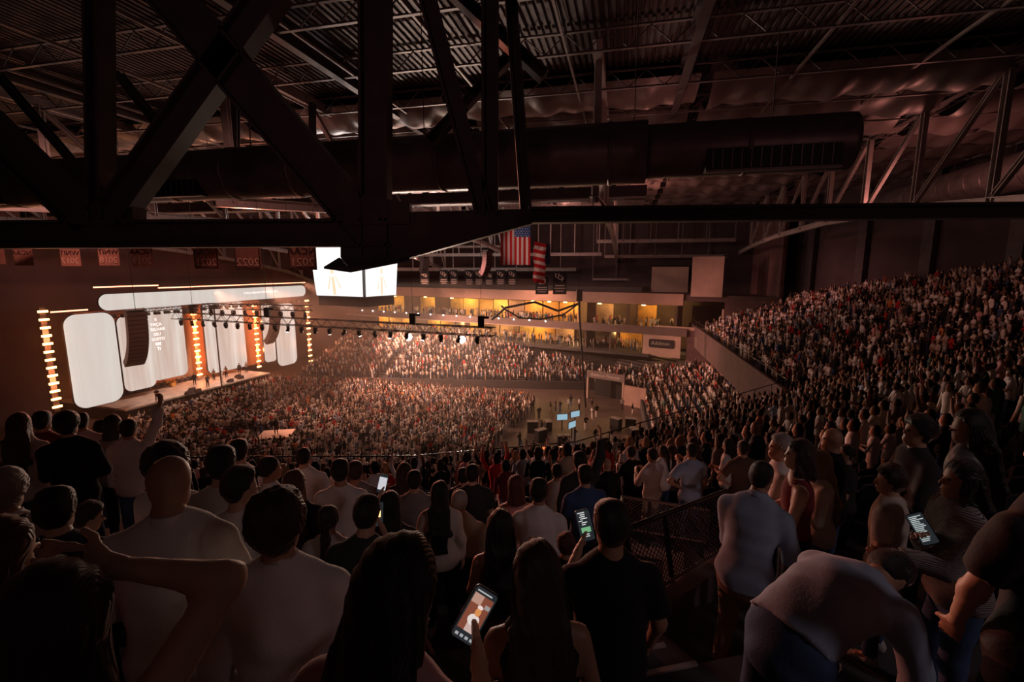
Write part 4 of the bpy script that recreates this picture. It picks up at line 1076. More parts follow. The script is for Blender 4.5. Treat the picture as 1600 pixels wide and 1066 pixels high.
knit_m = mat('knit_cloth', (1, 1, 1), .9, objcol=True, bump=.8, bscale=28, wave='Z', spec=.15)
jean_m = mat('denim', (1, 1, 1), .85, objcol=True, var=.2, scale=9, bump=.15, bscale=120, spec=.2)
hair_m = mat('hair', (1, 1, 1), .58, objcol=True, sheen=.55, bump=.35, bscale=50, wave='X', spec=.45)
satin_m = mat('satin', (1, 1, 1), .28, .35, objcol=True, bump=.2, bscale=14)
eye_m = mat('eye_dark', (.02, .015, .015), .2); shoe_m = mat('shoe', (1, 1, 1), .6, objcol=True)
CACHE = {}
def person_meshes(sex, hair, top, pose, lean=4., head=(0., 0.), sit=False, legs=None, h=.022, hh=.007, strands=0, seed=0, curl=35, hands=True, hem=0):
    key = (hem, sex, hair, top, str(pose), lean, head, sit, str(legs), h, seed)
    if key in CACHE: return CACHE[key]
    J = skeleton(sex, pose, lean, head, sit, legs)
    V, Q = build_body(J, max(.024, h * 1.1), h * .85)
    if hands:
        for nm in 'lr':
            v2, q2 = build_hand(J, nm, hh, curl, max(.0088, hh * 1.15)); Q = np.concatenate([Q, q2 + len(V)]); V = np.concatenate([V, v2])
    out = {'body': to_mesh('body', V, Q, skin_m)}
    V, Q = build_top(J, top, h, seed, sex, hem); out['top'] = to_mesh('top', V, Q, None)
    V, Q = build_bottom(J, max(h * 1.3, .022), seed); out['trousers'] = to_mesh('trousers', V, Q, jean_m)
    V, Q = build_shoes(J, max(h, .02)); out['shoes'] = to_mesh('shoes', V, Q, shoe_m)
    if hair != 'bald':
        V, Q = hair_mesh(J, hair, min(h * .62, .014), seed, strands); out['hair'] = to_mesh('hair', V, Q, hair_m)
    HM, hc = J['HM'], J['hc']; out['eyes'] = []
    for s in (-1, 1):
        q = MB().sphere(hc + HM @ np.array([s * .030, .0755, .014]), .0095, 8, 6).mesh('eye', True); q.materials.append(eye_m); out['eyes'].append(q)
    if top == 'shirt':
        M = J['M']; nk = J['neck'] + M @ np.array([0, -.004, -.030]); mb = MB()
        def cf(u, v):
            t = 2 * PI * u; op = max(0., math.cos(t)) ** 6        # open at the throat
            r = (.074, .070, .066, .071, .080)[min(4, int(v * 4 + .01))]; z = (.0, .022, .046, .040, .006)[min(4, int(v * 4 + .01))] - .03 * op
            return nk + M @ np.array([math.sin(t) * r * .98, math.cos(t) * r * 1.02 + .006, z])
        mb.grid(cf, 28, 4); out['collar'] = mb.mesh('collar', True)
    zmin = min(J['anl'][2], J['anr'][2]) - .09
    out['J'] = J; out['zmin'] = zmin
    CACHE[key] = out; return out
TOPM = {'knit': knit_m, 'satin': satin_m}
def add_person(pm, loc, yaw, sc, skin, hairc, topc, botc, shoec, label, group=None, topmat=None, topname='shirt', sit=False, eyes=False, cat='person'):
    o = thing('person', label, cat, loc, yaw, group)
    dz = Vector((0, 0, -pm['zmin']))
    o.scale = (sc,) * 3
    def child(nm, me, c, m=None):
        if me.materials and m is None: ch = bpy.data.objects.new(nm, me)
        else:
            if not me.materials: me.materials.append(cloth_m)
            ch = bpy.data.objects.new(nm, me)
            if m is not None: ch.material_slots[0].link = 'OBJECT'; ch.material_slots[0].material = m
        COL.objects.link(ch); ch.parent = o; ch.location = dz; ch.color = tuple(c) + (1,); return ch
    b = child('body', pm['body'], skin)
    child(topname, pm['top'], topc, topmat or (cloth_m if not pm['top'].materials else None))
    child('trousers', pm['trousers'], botc); child('shoes', pm['shoes'], shoec)
    if 'collar' in pm: child('collar', pm['collar'], topc, topmat or (cloth_m if not pm['collar'].materials else None))
    if 'hair' in pm: child('hair', pm['hair'], hairc)
    if eyes:
        for q in pm['eyes']: child('eye', q, (0, 0, 0))
    return o
SKIN = [(.52, .30, .21), (.44, .24, .16), (.36, .19, .12), (.24, .12, .075), (.58, .36, .26), (.15, .075, .05)]
HAIRC = {'black': (.010, .008, .008), 'dark brown': (.03, .017, .012), 'brown': (.075, .04, .024), 'blond': (.30, .19, .10), 'grey': (.35, .32, .30), 'auburn': (.09, .03, .018)}
CL = {'white': (.72, .67, .64), 'cream': (.60, .52, .45), 'black': (.012, .011, .012), 'grey': (.22, .20, .20), 'beige': (.42, .32, .25), 'red': (.45, .02, .02), 'blue': (.05, .09, .2), 'light blue': (.34, .42, .55),
      'brown': (.14, .08, .055), 'burgundy': (.16, .02, .03), 'orange': (.6, .2, .05), 'green': (.06, .16, .12), 'charcoal': (.04, .038, .042), 'pink': (.6, .3, .3), 'stone': (.46, .40, .38)}
BOT = {'jeans': (.06, .10, .20), 'black trousers': (.012, .012, .013), 'khaki trousers': (.30, .20, .14), 'white trousers': (.6, .55, .52), 'dark jeans': (.02, .025, .04)}
# ================================================================== NEAREST SPECTATORS, posed one by one
PERSONS = []     # (x, y) of everyone already standing somewhere
def ground(x, y): return UPPER.z(x, y)
def place_by_head(px, py, Y0, hz, hxy, tgt=.95, lo=.80, hi=1.25, g0=None):
    """stand a person so that the head centre falls on the pixel: depth near Y0, on whichever row gives a natural stature"""
    best = None
    for k in range(61):
        Y = Y0 * (lo + (hi - lo) * k / 60); p = at(px, py, Y); x, y = p.x - hxy[0] * tgt, p.y - hxy[1] * tgt
        g = ground(x, y) if g0 is None else g0; s = (p.z - g) / hz
        c = 2.0 * abs(s - tgt) + .5 * abs(math.log(Y / Y0)) + (8 * max(0, abs(s - tgt) - .08))
        if best is None or c < best[0]: best = (c, x, y, g, s)
    c, x, y, g, s = best
    return Vector((x, y, g)), max(tgt - .13, min(tgt + .13, s))
rp = random.Random(21)
HEROES = [
 # px, py (head centre), depth, yaw(deg, + = toward stage), sex, hair, hair colour, top, top colour, trousers, pose, lean, head(yaw,pitch), label, extras
 (98, 972, .93, 6, 'f', 'long', 'dark brown', 'tank', 'black', 'black trousers', dict(L=((-.3, .1, -1), (.1, .4, -1)), Rr=((.62, .62, 1.05), (-1, -.12, .30)), rel=False), 3, (0, 0), 'long haired woman in black with her bent right arm raised over her head', dict(strands=130)),
 (266, 757, 1.62, 12, 'm', 'bald', 'black', 'shirt', 'white', 'jeans', 'cross', 3, (-8, -4), 'bald man in a pale shirt seen from behind the raised arm', {}),
 (436, 822, 1.62, 8, 'm', 'curly', 'dark brown', 'shirt', 'white', 'black trousers', 'down', 2, (-10, 2), 'man with thick dark hair in a white collared shirt seen from behind', {}),
 (628, 925, 1.12, -14, 'f', 'long', 'black', 'tee', 'pink', 'black trousers', 'phone', 10, (-22, -14), 'woman with long black hair looking down toward a glowing phone', dict(strands=150, reach=('r', 742, 976))),
 (838, 893, 1.75, 4, 'f', 'long', 'dark brown', 'tank', 'black', 'black trousers', dict(L=((-.30, .1, -1), (.15, .6, -.6)), Rr=((.26, .0, -1), (.05, .3, -1)), rel=False), 3, (4, -4), 'woman with long brown hair in a black tank top seen from behind', dict(strands=150)),
 (952, 850, 1.95, 2, 'm', 'short', 'black', 'tee', 'black', 'black trousers', dict(L=((-.35, .65, -.35), (-.2, .35, 1)), Rr=((.25, .05, -1), (-.1, .4, -1)), rel=False), 3, (8, 0), 'man in a black T-shirt holding up a phone with a chat on it', dict(reach=('l', 914, 834))),
 (782, 822, 2.65, 4, 'f', 'long', 'black', 'tank', 'burgundy', 'black trousers', 'cross', 3, (-5, 0), 'tall woman with waist long black hair and bare shoulders', dict(strands=120)),
 (514, 812, 2.75, 6, 'f', 'pony', 'dark brown', 'tee', 'white', 'dark jeans', 'clap', 3, (4, 0), 'woman with a dark ponytail in a white top clapping', dict(strands=50)),
 (610, 790, 3.1, 2, 'f', 'long', 'black', 'tee', 'charcoal', 'black trousers', 'phoneup', 3, (0, 0), 'woman with long black hair in dark clothes filming with a raised phone', dict(reach=('l', 598, 764), strands=60)),
 (378, 763, 2.8, -10, 'm', 'short', 'black', 'tee', 'white', 'jeans', 'down', 3, (-35, 0), 'short haired man in a white tee turning his head right behind the bald man', {}),
 (90, 800, 2.2, 25, 'm', 'short', 'black', 'shirt', 'charcoal', 'black trousers', 'down', 3, (0, -5), 'dark haired man in a charcoal shirt below the side railing', {}),
 (143, 822, 1.95, -18, 'm', 'short', 'dark brown', 'tee', 'white', 'jeans', 'phone', 8, (-25, -14), 'dark haired man in a white tee looking down beside the bald man', {}),
 (10, 770, 1.9, 20, 'f', 'curly', 'grey', 'shirt', 'white', 'jeans', 'clasp', 5, (0, 0), 'grey haired woman in a white shirt at the end of the row', {}),
 (12, 860, 1.35, -4, 'f', 'long', 'auburn', 'tee', 'burgundy', 'black trousers', 'phone', 6, (-10, -8), 'auburn haired woman with a small red light in her hand', dict(reach=('l', 4, 873), strands=110)),
 (1188, 778, 3.05, -42, 'm', 'crop', 'black', 'shirt', 'light blue', 'khaki trousers', dict(L=((.1, .35, -.9), (.55, .75, -.25)), Rr=((.25, .35, -.9), (-.1, .9, .1)), rel=True), 24, (-12, -6), 'man in a grey blue shirt and khaki trousers leaning in beside the railing', dict(legs={'l': ((-.05, .25, -1), (-.05, -.25, -1)), 'r': ((.1, .12, -1), (.05, -.75, -1))}, h=.016, fix=.90)),
 (1276, 752, 2.75, 72, 'f', 'long', 'blond', 'sweater', 'cream', 'jeans', 'clasp', 4, (6, 6), 'woman with long fair hair in a cream sweatshirt, hands clasped before her', dict(strands=90, eyes=1, h=.018)),
 (1497, 752, 2.0, 74, 'f', 'long', 'black', 'sweater', 'stone', 'jeans', dict(L=((-.1, .55, -.8), (.15, .95, .12)), Rr=((.2, .5, -.85), (-.25, .9, .4)), rel=True), 5, (4, 4), 'woman in a grey ribbed knit sweater holding out a glowing phone', dict(reach=('r', 1440, 832), strands=80, eyes=1, topmat='knit', h=.016)),
 (1648, 705, 1.5, 6, 'f', 'long', 'black', 'tee', 'charcoal', 'black trousers', dict(L=((-.22, .25, -1), (.35, .45, -1)), Rr=((.25, .1, -1), (0, .3, -1)), rel=False), 4, (-6, 0), 'person in a dark T-shirt with a bare hanging arm at the edge of the aisle', dict(ylo=.97, yhi=1.08, h=.016)),
 (1388, 752, 3.1, 40, 'm', 'curly', 'dark brown', 'tee', 'cream', 'jeans', 'down', 2, (25, 0), 'curly haired child in a pale T-shirt and jeans', {}),
 (1320, 724, 3.2, 70, 'm', 'short', 'black', 'tee', 'charcoal', 'black trousers', 'cross', 2, (6, 2), 'man in charcoal in profile behind the fair haired woman', dict(eyes=1)),
 (1512, 668, 2.9, 30, 'f', 'long', 'black', 'tee', 'grey', 'black trousers', 'hip', 3, (40, 0), 'woman in a shiny silver top with one hand on her hip', dict(topmat='satin')),
 (1432, 676, 3.0, 74, 'm', 'curly', 'black', 'shirt', 'charcoal', 'black trousers', 'cross', 2, (5, 6), 'man with a full black head of curls standing in profile', dict(eyes=1)),
 (1160, 702, 3.7, 4, 'm', 'short', 'black', 'tee', 'brown', 'dark jeans', 'hip', 2, (12, 0), 'broad man in a brown tee with one hand on his hip', {}),
 (1080, 706, 7.2, 10, 'm', 'short', 'black', 'tee', 'light blue', 'jeans', 'hip', 2, (10, 0), 'man in a light blue tee beyond the stairwell railing', {}),
 (1018, 712, 7.6, 30, 'm', 'short', 'black', 'shirt', 'white', 'white trousers', 'clap', 2, (15, 0), 'man in a white shirt with crossed strap beyond the stairwell railing', {}),
 (1048, 705, 8.4, 25, 'f', 'long', 'dark brown', 'shirt', 'cream', 'black trousers', 'clasp', 2, (15, 0), 'woman in a cream shirt beyond the stairwell railing', {}),
 (1246, 712, 3.3, 66, 'f', 'bob', 'dark brown', 'tank', 'burgundy', 'black trousers', 'clasp', 2, (5, 5), 'woman in a burgundy tank top with bare arms', dict(eyes=1)),
 (1300, 688, 4.2, 60, 'm', 'bald', 'black', 'tee', 'black', 'jeans', 'cross', 2, (10, 4), 'bald man in a black tee among standing neighbours', dict(eyes=1)),
 (1218, 700, 4.0, 64, 'm', 'short', 'grey', 'tee', 'white', 'jeans', 'cross', 2, (8, 4), 'grey haired man in a white tee in profile', dict(eyes=1)),
 # left platform group
 (33, 664, 4.5, 20, 'f', 'long', 'brown', 'shirt', 'white', 'jeans', 'clasp', 2, (0, 0), 'brown haired woman in a white shirt behind the side railing', {}),
 (68, 660, 5.0, 25, 'm', 'short', 'black', 'shirt', 'burgundy', 'black trousers', 'clasp', 2, (-20, 0), 'man in a burgundy shirt behind the side railing', {}),
 (107, 665, 4.6, 20, 'm', 'curly', 'black', 'shirt', 'black', 'black trousers', 'clasp', 2, (-10, 0), 'tall man in black with bushy hair behind the side railing', {}),
 (128, 660, 5.6, 20, 'm', 'short', 'black', 'tee', 'white', 'jeans', 'clasp', 2, (0, 0), 'man in a white tee deep in the group by the side railing', {}),
 (160, 668, 4.8, 15, 'f', 'long', 'black', 'tee', 'black', 'black trousers', 'clasp', 2, (-20, 0), 'woman with long black hair in black behind the side railing', {}),
 (178, 664, 5.3, 20, 'f', 'bob', 'black', 'shirt', 'grey', 'black trousers', 'clasp', 2, (-10, 0), 'woman with bobbed hair in grey behind the side railing', {}),
 (203, 672, 4.9, 10, 'm', 'short', 'black', 'shirt', 'white', 'jeans', 'raise1', 2, (-5, 0), 'man in a white shirt raising one hand behind the side railing', {}),
 # middle rows
 (263, 676, 6.2, 10, 'm', 'short', 'black', 'shirt', 'black', 'black trousers', 'down', 2, (0, 0), 'man in a black shirt standing in front of the fair haired woman', {}),
 (259, 708, 4.6, 8, 'f', 'long', 'brown', 'tee', 'cream', 'jeans', 'clasp', 2, (0, 0), 'woman with long brown hair in a cream tee past the side railing', {}),
 (300, 718, 4.0, 6, 'f', 'afro', 'black', 'tee', 'white', 'jeans', 'clasp', 2, (0, 0), 'woman with a round black afro in a white tee', {}),
 (348, 716, 4.0, 4, 'm', 'short', 'black', 'tee', 'cream', 'jeans', 'down', 2, (0, 0), 'broad man in a cream tee beside the woman with the afro', {}),
 (374, 695, 5.2, 8, 'm', 'short', 'black', 'tee', 'white', 'jeans', 'phoneup', 2, (0, 0), 'man in a white tee with one arm lifted to film', {}),
 (371, 716, 4.7, 0, 'm', 'crop', 'black', 'tee', 'grey', 'jeans', 'down', 2, (-10, 0), 'crop haired man in a grey tee in the middle rows', {}),
 (423, 722, 4.4, -18, 'f', 'pony', 'black', 'tee', 'white', 'jeans', 'clasp', 2, (-30, 0), 'woman in profile with tied black hair and a white tee', {}),
 (461, 757, 3.3, 5, 'f', 'long', 'auburn', 'tee', 'black', 'black trousers', 'down', 2, (0, 0), 'woman with dark auburn hair in black between white shirts', {}),
 (475, 715, 6.0, 6, 'm', 'crop', 'black', 'tee', 'white', 'jeans', 'clasp', 2, (0, 0), 'crop haired man in a white tee a row ahead of the phone screens', {}),
 (532, 738, 4.3, 8, 'm', 'short', 'black', 'tee', 'white', 'dark jeans', 'clasp', 2, (0, 0), 'man in a white tee standing ahead of the ponytailed woman', {}),
 (556, 738, 4.9, 6, 'm', 'short', 'dark brown', 'tee', 'grey', 'jeans', 'down', 2, (0, 0), 'man in a grey tee beside the man in the white tee', {}),
 (575, 805, 3.5, 0, 'm', 'short', 'black', 'tee', 'charcoal', 'black trousers', 'phone', 10, (0, -20), 'person in charcoal bent over a warm lit phone', dict(reach=('r', 590, 808))),
 (648, 752, 4.6, 4, 'm', 'short', 'black', 'tee', 'grey', 'black trousers', 'down', 2, (0, 0), 'man in a grey T-shirt ahead of the filming woman', {}),
 (688, 770, 4.1, 2, 'f', 'long', 'black', 'shirt', 'cream', 'black trousers', 'down', 2, (0, 0), 'woman with long black hair over a cream shirt', {}),
 (632, 738, 5.6, 6, 'f', 'long', 'dark brown', 'tee', 'charcoal', 'black trousers', 'clasp', 2, (0, 0), 'woman with long hair in charcoal near the middle aisle', {}),
 (724, 745, 4.9, 4, 'm', 'short', 'black', 'shirt', 'black', 'black trousers', 'clasp', 2, (0, 0), 'broad man in a black shirt before the open floor', {}),
 (738, 742, 5.6, 4, 'm', 'short', 'black', 'tee', 'charcoal', 'black trousers', 'clasp', 2, (0, 0), 'man in charcoal beside the broad man in black', {}),
 (806, 760, 4.4, 4, 'f', 'bob', 'auburn', 'tank', 'pink', 'jeans', 'clasp', 2, (0, 0), 'woman with bobbed auburn hair and bare shoulders', {}),
 (822, 788, 3.9, 2, 'm', 'short', 'black', 'tee', 'brown', 'jeans', 'down', 2, (0, 0), 'boy in a brown sleeveless tee beside the white shirt', {}),
 (842, 768, 4.1, -6, 'm', 'short', 'black', 'shirt', 'white', 'jeans', 'phone', 12, (0, 0), 'man in a white shirt bending toward the stair rail', {}),
 (870, 752, 5.9, 4, 'm', 'short', 'black', 'tee', 'cream', 'jeans', 'clasp', 2, (0, 0), 'man in a cream tee beyond the bending man', {}),
 (905, 722, 5.6, 10, 'm', 'short', 'black', 'shirt', 'charcoal', 'black trousers', 'raise1', 2, (0, 0), 'man in a charcoal shirt lifting one arm by the stair rail', {}),
 (913, 758, 5.4, 16, 'm', 'short', 'black', 'tee', 'blue', 'black trousers', 'clasp', 2, (0, 0), 'man in a dark blue tee by the stair rail', {}),
 (948, 726, 6.4, 24, 'm', 'bald', 'black', 'shirt', 'black', 'black trousers', 'clasp', 2, (10, 0), 'bald man in a black shirt by the stair rail', {}),
 (985, 722, 8.6, 26, 'm', 'short', 'black', 'tee', 'black', 'black trousers', 'clap', 2, (10, 0), 'clapping man in black beyond the stairwell railing', dict(ylo=.98, yhi=1.25)),
 (884, 852, 3.1, 0, 'm', 'curly', 'auburn', 'tee', 'black', 'jeans', 'down', 3, (0, -4), 'child with auburn curls beside the man holding up a phone', dict(ylo=.95, tgt=.66)),
]
# raised landing for the people behind the side railing
place_of = {}
def hoff(row):
    J = skeleton(row[4], row[10], float(row[11]), row[12], False, row[14].get('legs')); zm = min(J['anl'][2], J['anr'][2]) - .09
    v = rz(R(row[3])) @ J['hc']; return v[0], v[1], J['hc'][2] - zm
isleft = lambda r: 'side railing' in r[13] and r[0] < 215 and 'below' not in r[13]
# the side landing steps down toward the floor in three broad tiers
ly = []
for r in HEROES:
    if isleft(r): hx = hoff(r); p = at(r[0], r[1], r[2]); ly.append(p.z - hx[2] * .95 + .335 * (p.y - 4.2))
LY0, LD, LR_ = 4.0, .80, .268
LZ0 = sorted(ly)[len(ly) // 2]
def landing_z(y): return LZ0 - LR_ * max(0, min(3, math.floor((y - LY0) / LD)))
NBL, NBR = at(1003, 941, 3.55), at(1135, 860, 4.35); NTL, NTR = at(972, 829, 3.55), at(1135, 767, 4.35)
FTL, FTR = at(972, 776, 6.6), at(1108, 804, 6.2); FTR.z = FTL.z
PIT = [(NBL.x, NBL.y), (NBR.x, NBR.y), (FTR.x, FTR.y), (FTL.x, FTL.y)]
def pit_dist(x, y):
    """signed distance to the stairwell outline, negative inside"""
    best = 9.; ins = True
    for (ax_, ay), (bx_, by) in zip(PIT, PIT[1:] + PIT[:1]):
        ex_, ey = bx_ - ax_, by - ay; L2 = ex_ * ex_ + ey * ey; t = max(0, min(1, ((x - ax_) * ex_ + (y - ay) * ey) / L2))
        best = min(best, math.hypot(x - ax_ - ex_ * t, y - ay - ey * t)); ins = ins and (ex_ * (y - ay) - ey * (x - ax_)) > 0
    return -best if ins else best
AX0, AX1, AY1 = .74, 1.22, 3.3           # the aisle with its steps
def discs(x, y, yaw, pose, s):
    fx, fy = -math.sin(yaw), math.cos(yaw); D = [(x, y, .24 * s)]
    if not (isinstance(pose, str) and pose in ('down', 'raise', 'raise1')): D.append((x + fx * .22 * s, y + fy * .22 * s, .215 * s))
    if pose == 'hip': D.append((x - fy * .16 * s, y + fx * .16 * s, .21 * s))
    return D
bl = at(1238, 962, 1.80); bl.z = ground(bl.x, bl.y); sl_ = at(717, 818, 4.3)
FIXED = [(bl.x + .21 * k_, bl.y + .09 * k_, .28) for k_ in range(4)] + [(sl_.x, sl_.y, .30), (sl_.x, sl_.y + .35, .28)]
CAND = []
for r in HEROES:
    (px, py, Y0, yaw, sex, hair, hc_, top, tc_, bc_, pose, lean, head, label, ex) = r
    hx = hoff(r); kid = 'child' in label or 'boy' in label; tgt = .76 if kid else (.96 if sex == 'm' else .90); L_ = []; tgt = ex.get('tgt', tgt)
    if 'fix' in ex:
        p = at(px, py, Y0); s = ex['fix']; x, y = p.x - hx[0] * s, p.y - hx[1] * s; CAND.append([(0., x, y, ground(x, y), s)]); continue
    for k_ in range(56):
        ylo, yhi = ex.get('ylo', .74), ex.get('yhi', 1.72); Y = Y0 * (ylo + (yhi - ylo) * k_ / 55)
        for dx in ((0, -7, 7) if Y0 < 1.7 else ((0, -12, 12, -24, 24) if Y0 < 4 else (0, -12, 12, -24, 24, -38, 38))):
            for dy in (0, -14, -28, 12):
                p = at(px + dx, py + dy, Y); x, y = p.x - hx[0] * tgt, p.y - hx[1] * tgt
                if isleft(r): g = landing_z(y); fr = ((y - LY0) / LD) % 1. - .5; rowpen = 3 * max(0, abs(fr) - .22) + (9 if not (LY0 - .05 < y < LY0 + 4 * LD) else 0)
                else:
                    g = ground(x, y); q = UPPER.off(x, y) / TR; rowpen = 3 * max(0, abs(q - round(q)) - .26)
                    pdist = pit_dist(x, y)
                    if pdist < .42: rowpen += 4 + 6 * (.42 - pdist)
                    if AX0 - .2 < x < AX1 + .2 and y < AY1 + .2 and 'fix' not in ex and Y0 > 1.3: rowpen += 3.0
                    if x < -1.6 and LY0 - .6 < y < LY0 + 3.6 and x / y < -.62: rowpen += 6
                s = (p.z - g) / hx[2]; dv = abs(s - tgt)
                c = 1.5 * dv + 9 * max(0, dv - .11) + .55 * abs(math.log(Y / Y0)) + abs(dx) / 55 + abs(dy) / 70 + rowpen
                if c < 6: L_.append((c, x, y, g, max(tgt - .17, min(tgt + .15, s))))
    L_.sort(); CAND.append(L_[:600])
CH = [0] * len(HEROES)
def pen_of(i, cidx, others):
    c, x, y, g, s = CAND[i][cidx]; r = HEROES[i]; t = 0.
    for (dx_, dy_, dr) in discs(x, y, R(r[3]), r[10], s):
        if len(others): dd = np.hypot(others[:, 0] - dx_, others[:, 1] - dy_); t += float(np.maximum(0, 1 - dd / (others[:, 2] + dr)).sum())
    return c + 34 * t
for sweep in range(7):
    for i in range(len(HEROES)):
        oth = list(FIXED)
        for k_ in range(len(HEROES)):
            if k_ != i: c_ = CAND[k_][CH[k_]]; oth += discs(c_[1], c_[2], R(HEROES[k_][3]), HEROES[k_][10], c_[4])
        oth = np.array(oth); x_, y_ = CAND[i][CH[i]][1:3]
        oth = oth[np.hypot(oth[:, 0] - x_, oth[:, 1] - y_) < 6]
        CH[i] = min(range(len(CAND[i])), key=lambda k_: pen_of(i, k_, oth))
REACHED = {}
def arm_reach(hrow, loc, s, J):
    """bend one arm so that the hand meets the pixel ray of the thing it holds"""
    nm, px, py = hrow[14]['reach']; yaw = R(hrow[3]); Rm = rz(yaw); zm = min(J['anl'][2], J['anr'][2]) - .09
    W = lambda v: np.array(loc) + s * (Rm @ (v - np.array([0, 0, zm])))
    sh = W(J['sh' + nm]); best = None
    for k_ in range(160):
        d_ = ray(px, py); Y = .4 + k_ * .03; t = np.array(CAM + d_ * (Y / d_.y)); dist = np.linalg.norm(t - sh)
        fwd = (Rm.T @ (t - sh))[1]
        c = abs(dist - .50 * s) + (1.5 * max(0, .12 - fwd))
        if best is None or c < best[0]: best = (c, t, dist)
    t = best[1]; v = Rm.T @ (t - sh) / s; L_ = np.linalg.norm(v); l1, l2 = .285, .245 + .095; mx = (l1 + l2) * .985
    if L_ > mx: v = v * mx / L_; t = sh + s * (Rm @ v); L_ = mx
    a_ = (l1 * l1 - l2 * l2 + L_ * L_) / (2 * L_); h_ = math.sqrt(max(1e-6, l1 * l1 - a_ * a_)); n_ = v / L_
    pole = np.array([(-.5 if nm == 'l' else .5), -.25, -1.]); pole = pole - n_ * pole.dot(n_); pole /= np.linalg.norm(pole)
    el = n_ * a_ + pole * h_; ua = el; fa = v - el
    po = POSES[hrow[10]] if isinstance(hrow[10], str) else hrow[10]
    new = dict(L=po['L'], Rr=po['Rr'], rel=False)
    if po.get('rel', True):
        new['L'] = tuple(tuple(float(q) for q in J['M'] @ unit(w_)) for w_ in po['L']); new['Rr'] = tuple(tuple(float(q) for q in J['M'] @ unit(w_)) for w_ in po['Rr'])
    new['L' if nm == 'l' else 'Rr'] = (tuple(float(q) for q in ua), tuple(float(q) for q in fa))
    REACHED[hrow[13]] = Vector(t); return new
for i, hrow in enumerate(HEROES):
    (px, py, Y0, yaw, sex, hair, hc_, top, tc_, bc_, pose, lean, head, label, ex) = hrow
    hx = hoff(hrow); cst, x_, y_, g_, s = CAND[i][CH[i]]; loc = Vector((x_, y_, g_))
    if 'reach' in ex: pose = arm_reach(hrow, loc, s, skeleton(sex, pose, float(lean), head, False, ex.get('legs')))
    near = Y0 < 2.7
    h = ex.get('h', .019 if near else .028)
    pm = person_meshes(sex, hair, top, pose, float(lean), head, False, ex.get('legs'), h, (.0065 if Y0 < 2.2 else .0075) if near else .0105, ex.get('strands', 0), i if near else i % 5)
    sk = SKIN[rp.choice([0, 0, 1, 1, 2, 4])]
    tn = {'tank': 'tank_top', 'tee': 't_shirt', 'shirt': 'shirt', 'sweater': 'sweater'}[top]
    o = add_person(pm, loc, R(yaw), s, sk, HAIRC[hc_], CL[tc_], BOT[bc_], (.03, .028, .03) if rp.random() < .6 else (.5, .47, .45), label, None, TOPM.get(ex.get('topmat')), tn, eyes=bool(ex.get('eyes')) or near)
    PERSONS.append((loc.x, loc.y)); place_of[label] = (o, pm, s, R(yaw), loc)
# the man bending forward with his back to the light
pm = person_meshes('m', 'short', 'shirt', dict(L=((-.15, .3, -1), (.2, .3, -1)), Rr=((.15, .3, -1), (-.1, .3, -1)), rel=False), 88., (0, -10), False, {'l': ((-.06, -.06, -1), (-.02, -.02, -1)), 'r': ((.06, -.04, -1), (.02, -.02, -1))}, .016, .0065, 0, 77, hem=1)
add_person(pm, bl, R(-66), .98, SKIN[1], HAIRC['black'], CL['light blue'], BOT['jeans'], (.05, .05, .05), 'man in a grey shirt and blue jeans bending far forward over the aisle', None, None, 'shirt')
PERSONS.append((bl.x, bl.y)); PERSONS.append((bl.x + .5, bl.y + .1))
# elderly person sitting
gz = ground(sl_.x, sl_.y)
pm = person_meshes('m', 'crop', 'sweater', 'clasp', 6., (0, -5), True, None, .021, .008, 0, 3)
so_ = add_person(pm, Vector((sl_.x, sl_.y, gz)), 0., 1.0, SKIN[4], HAIRC['grey'], CL['beige'], BOT['black trousers'], (.05, .05, .05), 'white haired person in a beige jacket sitting among the standing crowd', None, None, 'jacket')
PERSONS.append((sl_.x, sl_.y))
# side landing and its railing
pl_ = [CAND[i][CH[i]] for i, r in enumerate(HEROES) if isleft(r)]
x0, x1 = min(p[1] for p in pl_) - 1.6, max(p[1] for p in pl_) + .42
y0, y1 = LY0 - .45, LY0 + 4 * LD
lo_ = thing('side_landing', 'raised concrete landing stepping down behind the side railing', None, (x0, y0, LZ0 - 1.4), kind='structure')
for k_ in range(4):
    ya, yb = (y0 if k_ == 0 else LY0 + LD * k_), LY0 + LD * (k_ + 1); zt_ = LZ0 - LR_ * k_
    MB().box(((x1 - x0) / 2, (ya + yb) / 2 - y0, (zt_ - 1.75) / 2 + zt_ / 2 - (LZ0 - 1.4)), (x1 - x0, yb - ya, 1.75)).build('landing_tier', conc_dark, lo_)
zpl = LZ0
rl = thing('railing', 'black steel guard railing with dark infill panels along the side landing', 'railing', (x0, y0 + .1, zpl))
post_me = MB().box((0, 0, .52), (.06, .06, 1.04)).mesh('post')
n = 5
for i in range(n + 1): q = link('rail_post', post_me, black_m, rl); q.location = ((x1 - x0) * i / n, 0, 0)
MB().tube([(0, 0, 1.06), (x1 - x0, 0, 1.02)], .03, 8).build('top_rail', rail_m, rl); MB().tube([(0, 0, .80), (x1 - x0, 0, .78)], .016, 8).build('middle_rail', rail_m, rl); MB().tube([(0, 0, .10), (x1 - x0, 0, .10)], .018, 8).build('bottom_rail', rail_m, rl)
panel_me = MB().box((0, 0, .45), ((x1 - x0) / n - .1, .02, .62)).mesh('panel')
for i in range(n): q = link('infill_panel', panel_me, mat('rail_panel', (.02, .018, .02), .35), rl); q.location = ((x1 - x0) * (i + .5) / n, .02, 0)
